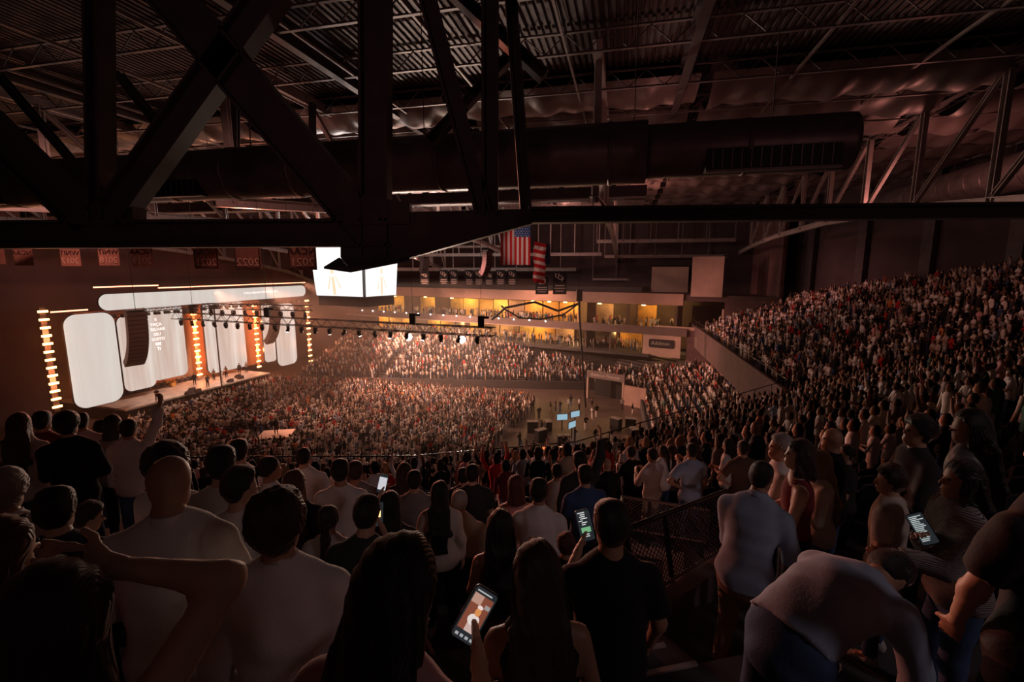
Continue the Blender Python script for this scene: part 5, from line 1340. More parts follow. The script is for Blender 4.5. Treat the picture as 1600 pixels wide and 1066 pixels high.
# ------------------------------------------------------------------ stairwell (vomitory) with curb and mesh railing
g_near = ground((VX0 + VX1) / 2, VY0 + .1); g_far = ground((VX0 + VX1) / 2, VY1)
curb_m = mat('curb_concrete', (.20, .15, .145), .8, var=.2, scale=1.5)
vw = thing('stairwell', 'concrete stairwell opening cut into the stand', None, (VX0, VY0, g_far), kind='structure')
vo = Vector(vw.location)
def vpr(name, pts, d, m=curb_m): return MB().prism([Vector(p) - vo for p in pts], d).build(name, m, vw)
zb = g_far - 2.6
def curbwall(a, b, za, zb_, t):
    return vpr('curb_wall', [(a.x, a.y, zb), (b.x, b.y, zb), (b.x, b.y, zb_), (a.x, a.y, za)], t)
curbwall(NBL, NBR, NBL.z, NBR.z, (.05, -.14, 0))
curbwall(Vector((FTL.x, FTL.y, 0)), Vector((FTR.x, FTR.y, 0)), FTL.z - .72, FTR.z - .72, (.03, .14, 0))
curbwall(NBL, FTL, NBL.z - .1, FTL.z - .75, (-.13, 0, 0)); curbwall(NBR, FTR, NBR.z - .1, FTR.z - .75, (.13, 0, 0))
vpr('stairwell_floor', [(NBL.x, NBL.y, zb + .9), (NBR.x, NBR.y, zb + .9), (FTR.x, FTR.y, zb + .9), (FTL.x, FTL.y, zb + .9)], (0, 0, .1), mat('stairwell_floor', (.40, .27, .23), .7))
vr = thing('railing', 'dark mesh panel railing around the stairwell', 'railing', tuple(NBL)); ro = Vector(vr.location)
bars = mat('rail_worn', (.40, .30, .27), .35, .7)
def panel(tl, tr, bl_, br, posts, top_m, name='wire_mesh'):
    tl, tr, bl_, br = [Vector(p) - ro for p in (tl, tr, bl_, br)]
    MB().tube([tl, tr], .022, 8).build('top_rail', top_m, vr); MB().tube([bl_, br], .018, 8).build('bottom_rail', bars, vr)
    for t in posts: MB().tube([bl_.lerp(br, t) - Vector((0, 0, .25)), tl.lerp(tr, t)], .024, 8).build('rail_post', black_m, vr)
    mb = MB(); L_ = (tr - tl).length; H_ = (tl - bl_).length; st = .055
    P = lambda a, b: bl_.lerp(br, a / L_).lerp(tl.lerp(tr, a / L_), b / H_)
    for i in range(-int(H_ / st), int(L_ / st)):
        for sg in (1, -1):
            t0 = i * st; z0 = 0.
            if t0 < 0: z0 = -t0; t0 = 0.
            t1 = min(L_, i * st + H_); z1 = t1 - i * st
            if t1 - t0 < .01: continue
            a, b = (P(t0, z0), P(t1, z1)) if sg > 0 else (P(t0, H_ - z0), P(t1, H_ - z1))
            mb.beam(a, b, .006, .006)
    mb.build(name, steel_dk, vr, kind='stuff')
panel(NTL, NTR, NBL + Vector((0, 0, .04)), NBR + Vector((0, 0, .04)), (.02, .36, .97), black_m)
panel(FTL, FTR, FTL - Vector((0, 0, .5)), FTR - Vector((0, 0, .5)), (0, .33, .66, 1), bars)
panel(FTL, NTL, FTL - Vector((0, 0, .5)), NBL + Vector((0, 0, .04)), (.5,), black_m)
point('stairwell_lamp', (NBL + FTR) / 2 + Vector((0, 0, -1.1)), 9, (1, .42, .3), .1)
# aisle steps with pale nosings
ais = thing('aisle_stair', 'dark aisle steps with pale nosing strips beside the stairwell', None, (0, 0, 0), kind='structure')
nos = mat('step_nosing', (.42, .32, .29), .6)
for k in range(19, 23):
    a = offset_poly(UPPER.V, (k - .5) * TR); p = a[1].lerp(a[2], 0); d = (a[2] - a[1]).normalized(); nn = Vector((d.y, -d.x))
    for half in (0, 1):
        c0 = a[1] + d * ((AX0 - a[1].x) / d.x); z = UPPER.z0 + k * RS - (RS / 2 if half else 0)
        yy = c0.y
        if VY0 - .3 < yy < VY1 + .5 and half == 9: continue
        base_ = c0 - nn * (.36 * half)
        if half and k not in (19, 20): MB().beam((base_.x + nn.x * .18, base_.y + nn.y * .18, z - .09), (base_.x + d.x * .46 + nn.x * .18, base_.y + d.y * .46 + nn.y * .18, z - .09), .36, .18).build('half_step', conc_dark, ais)
        MB().beam((base_.x, base_.y, z + .006), (base_.x + d.x * .46, base_.y + d.y * .46, z + .006), .035, .014).build('nosing_strip', nos, ais)
# ------------------------------------------------------------------ phones held up
def phone(p, yaw, pitch, roll, label, kind):
    o = thing('phone', label, 'phone', p); o.rotation_euler = (pitch, roll, yaw)
    MB().prism([(x, .0, z) for x, z in rrect(.078, .16, .012, 3)], (0, .009, 0)).build('case', black_m, o)
    dk = mat('phone_glass', (.01, .01, .012), .15, emit=(.03, .035, .04), es=.6)
    s = MB().prism([(x, -.0012, z) for x, z in rrect(.071, .152, .009, 3)], (0, .001, 0)).build('screen', dk, o)
    E = lambda n, c, e=1.: mat('phone_' + n, c, .4, emit=c, es=e)
    def blk(n, x0, x1, z0, z1, c, e=1., y=-.0022): MB().box(((x0 + x1) / 2, y, (z0 + z1) / 2), (x1 - x0, .0006, z1 - z0)).build(n, E(n, c, e), s)
    if kind == 'photo':
        blk('photo_backdrop', -.031, .031, -.048, .058, (.20, .06, .035)); blk('photo_wall', -.031, .0, .03, .058, (.45, .26, .2), 1., -.0025); blk('photo_floor', -.010, .031, -.048, -.022, (.55, .40, .36), 1., -.0026)
        MB().sphere((.004, -.003, .012), (.009, .0012, .013), 12, 8).build('photo_face', E('face', (.62, .26, .08)), s); MB().sphere((.004, -.0031, .026), (.009, .0012, .006), 10, 6).build('photo_cap', E('cap', (.75, .62, .58)), s)
        MB().sphere((.002, -.0028, -.012), (.018, .0012, .016), 12, 8).build('photo_shirt', E('shirt', (.70, .62, .58)), s); blk('photo_bag', .014, .030, .028, .040, (.30, .28, .27), 1., -.003)
        for i in range(4): blk('photo_button', -.027 + i * .016, -.017 + i * .016, -.068, -.060, (.35, .36, .38))
        blk('photo_bar', -.028, .02, .064, .068, (.4, .4, .4))
    elif kind == 'chat':
        blk('chat_card', -.024, .024, -.034, -.008, (.16, .40, .20)); rr_ = random.Random(1)
        for i in range(13):
            z = .066 - i * .010
            if -.040 < z < -.002: continue
            x = rr_.uniform(-.03, -.012); blk('chat_line', x, x + rr_.uniform(.02, .04), z - .0022, z + .0022, (.45, .62, .58) if i % 3 else (.6, .62, .62))
    elif kind == 'lines':
        for i in range(15):
            z = .062 - i * .0085; blk('text_line', -.029, -.029 + random.Random(i).uniform(.03, .058), z - .0022, z + .0022, (.40, .46, .45))
    elif kind == 'video': blk('video_frame', -.033, .033, -.05, .055, (.55, .55, .60))
    else: blk('glow', -.02, .02, -.02, .02, (1., .45, .16), 3.)
    return o
def held(key, up=.045, toward=.012):
    t = [v for k_, v in REACHED.items() if key in k_][0]; return t + Vector((0, 0, up)) + (CAM - t).normalized() * toward
phone(held('looking down toward a glowing phone', .03), R(-8), R(-22), R(30), 'phone showing a photo, held by the woman with long black hair looking down', 'photo')
phone(held('black T-shirt holding up'), R(4), R(-14), R(-12), 'phone with green chat bubbles held up by the man in black', 'chat')
phone(held('ribbed knit', .02), R(-28), R(-40), R(-32), 'phone with grey lines of text held by the woman in the knit sweater', 'lines')
phone(held('filming with a raised'), R(0), R(-10), R(12), 'bright filming phone held up by the woman in dark clothes', 'video')
phone(held('warm lit phone', .02), R(10), R(-40), R(0), 'warm glowing phone of the bent person in charcoal', 'warm')
o = MB().sphere((0, 0, 0), .011, 10, 8).build('red_lamp', mat('red_lamp', (1, 0, 0), .5, emit=(1., .02, .02), es=4), None, True, label='small red light held by the auburn haired woman', cat='light'); o.location = held('small red light', .02, .02)
# ================================================================== THE CROWD
STAGE_PT = Vector((-43, 63))
TOPC = ['white'] * 27 + ['cream'] * 13 + ['black'] * 28 + ['grey'] * 7 + ['beige'] * 6 + ['charcoal'] * 9 + ['red'] * 4 + ['light blue'] * 3 + ['blue'] * 2 + ['brown'] * 2 + ['burgundy'] * 2 + ['orange'] * 1 + ['green'] * 1 + ['pink'] * 2
cr_ = random.Random(99)
spots_ = []          # x, y, z, area
px_all = np.array(PERSONS)
def clear(x, y, d=.52):
    return len(PERSONS) == 0 or np.min((px_all[:, 0] - x) ** 2 + (px_all[:, 1] - y) ** 2) > d * d
WBn = Vector((-(WB0 - WB1).y, (WB0 - WB1).x)).normalized()
if WBn.x < 0: WBn = -WBn
def behind_wall(x, y): return (Vector((x, y)) - WB1).dot(WBn) > -1.0
def inview(x, y, z, m=60):
    q = project((x, y, z + 1.2))
    return q is not None and -m < q[0] < 1600 + m * 4 and -40 < q[1] < 1066 + 120
SEATS = []
GRID = {}
def room(x, y, z, d):
    """nobody of the crowd already within d"""
    i, j = int(math.floor(x)), int(math.floor(y))
    for a in (-1, 0, 1):
        for b in (-1, 0, 1):
            for (u, v, w_) in GRID.get((i + a, j + b), ()):
                if abs(w_ - z) < 1.5 and (u - x) ** 2 + (v - y) ** 2 < d * d: return False
    return True
def take(x, y, z, area, d):
    if not room(x, y, z, d): return
    GRID.setdefault((int(math.floor(x)), int(math.floor(y))), []).append((x, y, z)); spots_.append((x, y, z, area))
def segd(x, y, a, b):
    ex_, ey = b[0] - a[0], b[1] - a[1]; t = max(0, min(1, ((x - a[0]) * ex_ + (y - a[1]) * ey) / (ex_ * ex_ + ey * ey))); return math.hypot(x - a[0] - ex_ * t, y - a[1] - ey * t)
WE0, WE1 = (S(U1 + 11.6, 0, 0).x, S(U1 + 11.6, 0, 0).y), (WB0.x + .3, WB0.y + 1)
SOLID = [(WE0, WE1, 1.0), ((28.6, 74.0), (37.5, 75.2), .9), ((T0.x, T0.y), (T1.x, T1.y), .75), ((T1.x, T1.y), (T2.x, T2.y), .85)]
BARS = list(zip(offset_poly(LOWER.V, -.65), offset_poly(LOWER.V, -.65)[1:]))
def onstage(x, y, m=1.0):
    v = Vector((x, y, 0)) - Vector((SA.x, SA.y, 0)); u, n = v.dot(SU), v.dot(SN); return n > -m and -9 < u < STL + 11
def in_block(x, y):
    v = Vector((x, y, 0)) - Vector((S0.x, S0.y, 0)); return v.dot(SO) > -.8 and U1 - 5 < v.dot(SE) < U1 + 12.8
def blocked(x, y): return onstage(x, y) or in_block(x, y) or any(math.hypot(x - a, y - b) < .85 for a, b in FSP) or any(segd(x, y, a, b) < d for a, b, d in SOLID) or any(segd(x, y, a, b) < .42 for a, b in BARS)
for ft in ((-.2, 0),): pass
for (fx_, fy_, fr2) in FIXED: PERSONS.append((fx_, fy_))
px_all = np.array(PERSONS)
def fill_bowl(B, area, k0, k1, sp, aisles, ok):
    for k in range(k0, k1):
        a = offset_poly(B.V, k * B.tr - .17); z = B.z0 + k * B.rs
        for i in range(len(a) - 1):
            L_ = (a[i + 1] - a[i]).length; n = int(L_ / sp); d = (a[i + 1] - a[i]).normalized(); nn = Vector((d.y, -d.x))
            for j in range(n):
                t = (j + .5) / n; p = a[i].lerp(a[i + 1], t)
                # radial aisles: measured on the front edge
                s = t * (B.V[i + 1] - B.V[i]).length
                if aisles and (s + i * 3.3) % aisles < 1.15 * (B.V[i + 1] - B.V[i]).length / max(L_, .1) : continue
                x, y = p.x, p.y
                if not ok(x, y) or not inview(x, y, z): continue
                if blocked(x, y): continue
                SEATS.append((x + nn.x * .43, y + nn.y * .43, z, math.atan2(-nn.y, -nn.x) - PI / 2, area))
                if cr_.random() < .90:
                    ja, jn = cr_.uniform(-.05, .05), cr_.uniform(-.05, .04)
                    jx, jy = x + d.x * ja + nn.x * jn, y + d.y * ja + nn.y * jn
                    if clear(jx, jy): take(jx, jy, z, area, .55 if area == 'upper bowl' else .48)
def ok_upper(x, y):
    if behind_wall(x, y): return False
    if y < 2.6 and x < 3: return False
    if y < 1.9: return False
    if x0 - .3 < x < x1 + .3 and y0 - .6 < y < y1 + .4: return False
    if x < -1.5 and x > -9 and y < 6.2 and x / max(y, .1) < -.45 and y < 4.6: return False
    if AX0 - .3 < x < AX1 + .3 and y < 4.2: return False
    if pit_dist(x, y) < .62: return False
    if .8 < x < 3.05 and 3.3 < y < 6.9: return False
    if .6 < x < 3.4 and y < 2.9: return False
    return True
fill_bowl(UPPER, 'upper bowl', 1, 46, .58, 10.5, ok_upper)
tun = [(T0.x, T0.y), (T2.x, T2.y)]
def ok_lower(x, y):
    q = project((x, y, LOWER.z(x, y) + .9))
    if q and 908 < q[0] < 1004 and 594 < q[1] < 660: return False
    r_ = (Vector((x, y, 0)) - Vector((S0.x, S0.y, 0)))
    if r_.dot(SO) > (-2.0 if LOWER.z(x, y) > 3.05 else 3.0) and r_.dot(SE) < SLEN + 12: return False
    return True
fill_bowl(LOWER, 'lower bowl', 0, 16, .62, 11., ok_lower)
# arena floor blocks
poly = [at_z(px, py, 0) for px, py in ((205, 668), (300, 636), (425, 594), (560, 603), (690, 607), (815, 613), (838, 640), (775, 700), (748, 760), (150, 770))]
def inpoly(x, y):
    c = False; n = len(poly)
    for i in range(n):
        a, b = poly[i], poly[(i + 1) % n]
        if (a.y > y) != (b.y > y) and x < (b.x - a.x) * (y - a.y) / (b.y - a.y) + a.x: c = not c
    return c
PLX, PLY = at_z(433, 692, 0).x, at_z(433, 692, 0).y
for i in range(-16, 110):
    for j in range(-55, 75):
        u = i * .64; n_ = -3.0 - j * .62
        p = ST(u, n_, 0)
        if not inpoly(p.x, p.y): continue
        if (i % 19) in (0, 1) or (j % 23) in (0, 1): continue
        if math.hypot(p.x - PLX, p.y - PLY) < 2.6: continue
        if cr_.random() < .07: continue
        fx_, fy_ = p.x + cr_.uniform(-.16, .16), p.y + cr_.uniform(-.16, .16)
        if not blocked(fx_, fy_) and LOWER.off(fx_, fy_) < -1.05: take(fx_, fy_, 0., 'floor', .48)
for i in range(26000):
    u = cr_.uniform(-10, 72); n_ = cr_.uniform(-50, 34); p = ST(u, n_, 0)
    if not inpoly(p.x, p.y) or math.hypot(p.x - PLX, p.y - PLY) < 2.6: continue
    if (u / .64 % 19) < 2 or ((-3.0 - n_) / .62 % 23) < 2: continue
    if not blocked(p.x, p.y) and LOWER.off(p.x, p.y) < -1.05: take(p.x, p.y, 0., 'floor', .46)
# suites
for tier, z, w0, w1, cnt in ((0, 5.3, .4, 4.2, 250), (1, 9.0, .5, 4.4, 260)):
    for i in range(cnt):
        u = cr_.uniform(7, U1 - (1 if tier else 6.5)); p = S(u, w0 + (w1 - w0) * cr_.random(), z)
        if any(t_ == tier and abs(u - c_) < .5 for t_, c_ in PARTS_U) or (tier and (abs(u - U1 + 17) < .6 or -17.2 < u - U1 < -14.8)): continue
        take(p.x, p.y, z, 'suites', .46)
# crew on the open floor
CREW = [at_z(px, py, 0) for px, py in ((837, 640), (846, 678), (836, 676), (812, 700), (818, 722), (834, 712), (842, 655), (860, 645), (868, 642), (875, 645), (888, 640), (892, 636), (852, 625), (860, 620), (933, 620), (940, 618), (948, 622), (972, 640), (988, 648),
        (925, 655), (932, 652), (905, 640), (930, 690), (955, 690), (967, 705), (905, 720), (880, 705), (888, 705), (783, 722), (790, 728), (805, 735), (925, 640), (915, 672), (898, 690))]
CASES = [at_z(px, py, 0) for px, py in ((832, 676), (845, 690), (880, 700), (962, 672), (990, 682), (985, 668), (940, 700), (965, 720), (918, 712), (856, 672))]
MONS = [at_z(px, py, 0) for px, py in ((878, 672), (898, 667), (893, 685))]
GEAR = [(p.x, p.y, 1.0) for p in CASES] + [(p.x, p.y, .9) for p in MONS] + [(at_z(858, 716, 0).x + t_, at_z(858, 716, 0).y + .3 * t_, .95) for t_ in (-1.2, 0, 1.2)] + [(at_z(818, 728, 0).x, at_z(818, 728, 0).y, .95), (at(912, 612, 62).x, 60, .4)]
for p in CREW:
    x_, y_ = p.x, p.y
    for gx, gy, gr in GEAR * 2:
        d_ = math.hypot(x_ - gx, y_ - gy)
        if d_ < gr: x_, y_ = gx + (x_ - gx + 1e-3) / max(d_, 1e-3) * gr, gy + (y_ - gy) / max(d_, 1e-3) * gr
    if not blocked(x_, y_) and LOWER.off(x_, y_) < -1.05: take(x_, y_, 0., 'crew', .5)
# ---- who is in view and how large: coarse coverage buffer, nearest first
rec = []
for (x, y, z, area) in spots_:
    q = project((x, y, z + 1.0))
    if q is None: continue
    rec.append((q[2], x, y, z, area, q[0], q[1]))
rec.sort()
cov = np.zeros((1066 // 4 + 2, 1600 // 4 + 2), bool)
for (hx, hy) in PERSONS:
    g = ground(hx, hy); a = project((hx, hy, g + 1.72)); b = project((hx, hy, g))
    if a and b:
        wpx = .22 * FPX / a[2]; X0, X1, Y0, Y1 = [int(v / 4) for v in (a[0] - wpx, a[0] + wpx, a[1], b[1])]
        cov[max(0, Y0):max(0, Y1), max(0, X0):max(0, X1)] = True
vis = []; hid = []
for r in rec:
    dpt, x, y, z, area, qx, qy = r; hp = .80 * FPX / dpt; wpx = .2 * FPX / dpt
    X0, X1, Y0, Y1 = max(0, int((qx - wpx) / 4)), min(401, int((qx + wpx) / 4) + 1), max(0, int((qy - hp) / 4)), min(267, int((qy + hp) / 4) + 1)
    if X1 <= X0 or Y1 <= Y0: hid.append(r); continue
    sub = cov[Y0:Y1, X0:X1]; fr_v = 1 - sub.mean() if sub.size else 0
    # a person who would stand right before the lens is left out
    if fr_v > .16 and 0 < qx < 1600 and 0 < qy < 1066 + 60: vis.append(r)
    else: hid.append(r)
    cov[Y0:Y1, X0:X1] = True
N_IND = 300 - len(HEROES) - 2 - 10
ind, far = vis[:N_IND], vis[N_IND:] + hid
KEYS = [('m', 'short', 'tee', 'clasp'), ('m', 'short', 'shirt', 'clap'), ('f', 'long', 'tee', 'clasp'), ('f', 'long', 'shirt', 'clap'), ('m', 'crop', 'tee', 'cross'), ('m', 'curly', 'shirt', 'down'), ('f', 'pony', 'tee', 'clap'),
        ('f', 'bob', 'sweater', 'cross'), ('m', 'short', 'tee', 'raise'), ('f', 'long', 'tank', 'raise1'), ('m', 'bald', 'shirt', 'clasp'), ('m', 'short', 'sweater', 'down'), ('f', 'long', 'sweater', 'phone'), ('f', 'bob', 'tee', 'down')]
GRP = {}
def facing(x, y): return math.atan2(-(STAGE_PT.x - x), STAGE_PT.y - y)
for (dpt, x, y, z, area, qx, qy) in ind:
    sex, hair, top, pose = key = cr_.choice(KEYS if dpt > 12 else KEYS[:8] + KEYS[10:])
    pm = person_meshes(sex, hair, top, pose, 3., (0., 0.), False, None, .03, .011, 0, KEYS.index(key))
    tc = cr_.choice(TOPC)
    if dpt < 9 and tc == 'white' and cr_.random() < .4: tc = 'black'
    bc = cr_.choice(list(BOT)); hcn = cr_.choice(['black'] * 5 + ['dark brown'] * 4 + ['brown', 'blond'])
    s = cr_.uniform(.9, 1.0) if sex == 'm' else cr_.uniform(.84, .93)
    who = 'man' if sex == 'm' else 'woman'
    gar = {'tank': 'tank top', 'tee': 'T-shirt', 'shirt': 'long sleeved shirt', 'sweater': 'sweater'}[top]
    act = {'clasp': 'hands clasped', 'clap': 'hands clapping', 'cross': 'arms crossed', 'down': 'arms hanging', 'raise': 'both arms raised', 'raise1': 'one arm raised', 'phone': 'hands held forward', 'hip': 'hand on hip'}[pose]
    hd = 'bald ' if hair == 'bald' else ('%s haired ' % hcn)
    where = 'in the near rows' if dpt < 11 else 'along the upper stand'
    lab = '%s%s in %s %s, %s, %s' % (hd, who, tc, gar, act, where)
    gname = 'spectators: ' + lab
    add_person(pm, Vector((x, y, z)), facing(x, y) + cr_.uniform(-.25, .25), s, cr_.choice(SKIN), HAIRC[hcn], CL[tc], BOT[bc], (.03, .03, .03), lab, gname, None, {'tank': 'tank_top', 'tee': 't_shirt', 'shirt': 'shirt', 'sweater': 'sweater'}[top])
# ---- everybody else: one low-poly crowd mesh
def lowpoly(arm):
    v = []; f = []; pid = []
    def ring_tube(pts, rad, n, part, cap=True):
        mb = MB(); mb.tube(pts, 1., n, cap)
        m = len(pts); o = len(v)
        for i, p in enumerate(pts):
            rw, rd = rad[i]
            for k in range(n):
                a = 2 * PI * (k + .5) / n; v.append((p[0] + rw * math.cos(a), p[1] + rd * math.sin(a), p[2])); pid.append(part)
        for i in range(m - 1):
            for k in range(n):
                a0, a1, b0, b1 = o + i * n + k, o + i * n + (k + 1) % n, o + (i + 1) * n + k, o + (i + 1) * n + (k + 1) % n
                f.append((a0, a1, b1)); f.append((a0, b1, b0))
        for k in range(1, n - 1): f.append((o + (m - 1) * n, o + (m - 1) * n + k, o + (m - 1) * n + k + 1))
    ring_tube([(0, 0, .86), (0, 0, 1.05), (0, 0, 1.32), (0, 0, 1.44), (0, 0, 1.49)], [(.17, .12), (.15, .11), (.20, .125), (.16, .09), (.06, .06)], 6, 2)
    ring_tube([(0, .02, 1.46), (0, .03, 1.56), (0, .02, 1.70)], [(.045, .05), (.078, .09), (.055, .06)], 6, 0)
    ring_tube([(0, -.03, 1.52), (0, -.022, 1.65), (0, -.005, 1.745)], [(.07, .055), (.092, .09), (.045, .05)], 6, 1)
    for s in (-1, 1):
        ring_tube([(s * .09, 0, .02), (s * .085, 0, .9)], [(.055, .06), (.085, .09)], 4, 3)
        A = {'down': [(.21, 0, 1.40), (.25, .02, 1.12), (.24, .10, .86)], 'front': [(.20, 0, 1.40), (.24, .10, 1.14), (.05, .30, 1.20)], 'up': [(.20, 0, 1.40), (.30, .06, 1.62), (.27, .10, 1.90)], 'half': [(.20, 0, 1.40), (.26, .16, 1.2), (.14, .32, 1.44)]}[arm if not (arm == 'up' and s < 0 and False) else 'down']
        A = [(s * a, b, c) for a, b, c in A]
        o = len(v); mb = MB(); mb.tube(A, [.055, .047, .033], 4, False)
        for i, p in enumerate(mb.v): v.append(p); pid.append(2 if i < 8 and True else 0)
        for q in mb.f:
            q = [o + t for t in q]; f.append((q[0], q[1], q[2])); f.append((q[0], q[2], q[3]))
    return np.array(v), np.array(f), np.array(pid)
LPS = [lowpoly(a) for a in ('down', 'front', 'front', 'up', 'half')]
rngc = np.random.default_rng(4)
VV = []; FF = []; CC = []; off = 0
far = [r for r in far if r[0] > 8.5]
groups_ = [[] for _ in LPS]
for r in far:
    pr_ = (.25, .3, .15, .12, .18) if r[4] != 'crew' else (.5, .3, .1, .0, .1)
    groups_[rngc.choice(5, p=pr_)].append(r)
cl_names = np.array([CL[n] for n in TOPC]); sk_a = np.array(SKIN); hr_a = np.array([HAIRC[n] for n in ['black'] * 5 + ['dark brown'] * 4 + ['brown', 'blond']]); bt_a = np.array(list(BOT.values()))
for (lv, lf, lp), g in zip(LPS, groups_):
    if not g: continue
    n = len(g); P = np.array([(r[1], r[2], r[3]) for r in g]); yaw = np.array([facing(r[1], r[2]) if r[4] != 'crew' else rngc.uniform(0, 6) for r in g]) + rngc.normal(size=n) * .3
    sc = rngc.uniform(.86, 1.03, n); c, s = np.cos(yaw), np.sin(yaw)
    wid = np.where(np.array([r[4] == 'upper bowl' for r in g]), rngc.uniform(.92, 1.04, n), rngc.uniform(1.0, 1.16, n))
    X = lv[None, :, 0] * wid[:, None]; Y = lv[None, :, 1]; Z = lv[None, :, 2]
    V = np.stack([(X * c[:, None] - Y * s[:, None]) * sc[:, None] + P[:, 0:1], (X * s[:, None] + Y * c[:, None]) * sc[:, None] + P[:, 1:2], Z * sc[:, None] + P[:, 2:3]], -1)
    top = cl_names[rngc.integers(0, len(cl_names), n)].copy()
    crew = np.array([r[4] == 'crew' for r in g]); top[crew] = np.where(rngc.random((crew.sum(), 1)) < .75, .012, .5)
    parts = np.stack([sk_a[rngc.choice(6, n, p=(.3, .25, .2, .08, .12, .05))], hr_a[rngc.integers(0, len(hr_a), n)], top, bt_a[rngc.integers(0, len(bt_a), n)]], 1)
    Cc = parts[:, lp, :]
    VV.append(V.reshape(-1, 3)); CC.append(Cc.reshape(-1, 3)); FF.append((lf[None] + (np.arange(n) * len(lv))[:, None, None]).reshape(-1, 3) + off); off += n * len(lv)
VV = np.concatenate(VV); FF = np.concatenate(FF); CC = np.concatenate(CC)
me = to_mesh('crowd', VV, FF, mat('crowd_cloth', (1, 1, 1), .85, vcol=True, spec=.2), False)
ca = me.color_attributes.new('Col', 'FLOAT_COLOR', 'POINT'); ca.data.foreach_set('color', np.concatenate([CC, np.ones((len(CC), 1))], 1).astype(np.float32).ravel())
link('crowd', me, None, None, label='packed crowd of distant spectators on the floor and in the far stands', cat='crowd', kind='stuff')
print('people', len(HEROES), len(ind), len(far), 'crowd tris', len(FF))
# ------------------------------------------------------------------ folding seats
seat_m = mat('seat_plastic', (.025, .027, .04), .45, var=.1)
sb_me = MB().prism([(x, -.02, z) for x, z in ((-.22, .42), (.22, .42), (.22, .80), (.18, .86), (-.18, .86), (-.22, .80))], (0, .05, 0)).mesh('seat_back')
sp_me = MB().box((0, .10, .52), (.42, .07, .40)).mesh('seat_pan'); sa_me = MB().box((0, .14, .62), (.045, .36, .05)).box((0, .02, .30), (.05, .06, .62)).mesh('armrest')
for m_ in (sb_me, sp_me, sa_me): m_.materials.append(seat_m)
ss = sorted(SEATS, key=lambda t: t[0] ** 2 + t[1] ** 2 + (t[2] - ZC) ** 2)
ss = [t for t in ss if not (AX0 - .3 < t[0] < AX1 + .3 and t[1] < 3.8) and (t[0] - sl_.x) ** 2 + (t[1] - sl_.y) ** 2 > .2 and clear(t[0], t[1], .50)]
near_s = ss[:110]
for (x, y, z, a, area) in near_s:
    o = thing('folding_seat', 'dark plastic folding arena seat in the near rows of the upper stand', 'seat', (x, y, z), a, 'folding seats in the near rows')
    link('seat_back', sb_me, None, o); link('seat_pan', sp_me, None, o); link('armrest', sa_me, None, o).location = (.26, 0, 0)
# the one seat that is folded down, under the sitting person
o = thing('folding_seat', 'folding seat let down under the sitting white haired person', 'seat', (sl_.x, sl_.y, gz), 0.)
link('seat_back', sb_me, None, o).location = (0, -.24, 0); MB().box((0, -.02, .405), (.42, .42, .06)).build('seat_pan', seat_m, o)
for sx in (-.26, .26): MB().box((sx, -.06, .62), (.045, .36, .05)).box((sx, -.20, .30), (.05, .06, .62)).build('armrest', seat_m, o)
rest = np.array([(x, y, z, a) for (x, y, z, a, area) in ss[110:]])
bv = np.array([p for cx, cy, cz, sx, sy, sz in ((0, 0, .64, .44, .05, .44), (0, .1, .46, .42, .08, .34)) for p in MB().box((cx, cy, cz), (sx, sy, sz)).v]); bf = np.array(MB().box((0, 0, 0), (1, 1, 1)).box((0, 0, 0), (1, 1, 1)).f)
c, s = np.cos(rest[:, 3]), np.sin(rest[:, 3])
V = np.stack([bv[None, :, 0] * c[:, None] - bv[None, :, 1] * s[:, None] + rest[:, 0:1], bv[None, :, 0] * s[:, None] + bv[None, :, 1] * c[:, None] + rest[:, 1:2], bv[None, :, 2] + rest[:, 2:3]], -1).reshape(-1, 3)
F_ = (bf[None] + (np.arange(len(rest)) * 16)[:, None, None]).reshape(-1, 4)
link('seats', to_mesh('seats', V, F_, seat_m, False), None, None, label='dark folding seats in rows through the far stands', cat='seats', kind='stuff')
# ================================================================== BAND AND FLOOR GEAR
def performer(u, n, key, tc, bc, yaw, label, pose=None, z=1.8, sc=.96, loc=None):
    sex, hair, top, po = key
    pm = person_meshes(sex, hair, top, pose or po, 3., (0., 0.), False, None, .03, .011, 0, 1)
    p = loc if loc is not None else ST(u, n, z)
    add_person(pm, p, yaw, sc, SKIN[1], HAIRC['black'], CL[tc], BOT[bc], (.02, .02, .02), label, None, None, 'shirt')
fa = math.atan2(SN.x, -SN.y)      # face the audience
def on_stage(px, py): p = at_z(px, py, 1.8); v = p - Vector((SA.x, SA.y, 0)); return v.dot(SU), v.dot(SN)
for px, py, key, tc, bc, lab in [
    (246, 628, KEYS[0], 'black', 'black trousers', 'performer in black standing alone near the end of the stage'), (325, 605, KEYS[1], 'charcoal', 'black trousers', 'singer in a dark suit at the stage front'),
    (347, 598, KEYS[8], 'white', 'white trousers', 'singer in white with spread arms'), (263, 597, KEYS[5], 'black', 'black trousers', 'musician at the drum riser'), (313, 592, KEYS[0], 'brown', 'black trousers', 'musician with instrument between the screens'),
    (338, 588, KEYS[2], 'brown', 'black trousers', 'backing singer behind the singer in white'), (369, 584, KEYS[5], 'charcoal', 'black trousers', 'guitarist in front of the middle screen'), (376, 581, KEYS[0], 'grey', 'black trousers', 'bass player beside the guitarist')]:
    u, n = on_stage(px, py); n = min(n, 3.6); performer(u, n, key, tc, bc, fa + random.uniform(-.5, .5), lab)
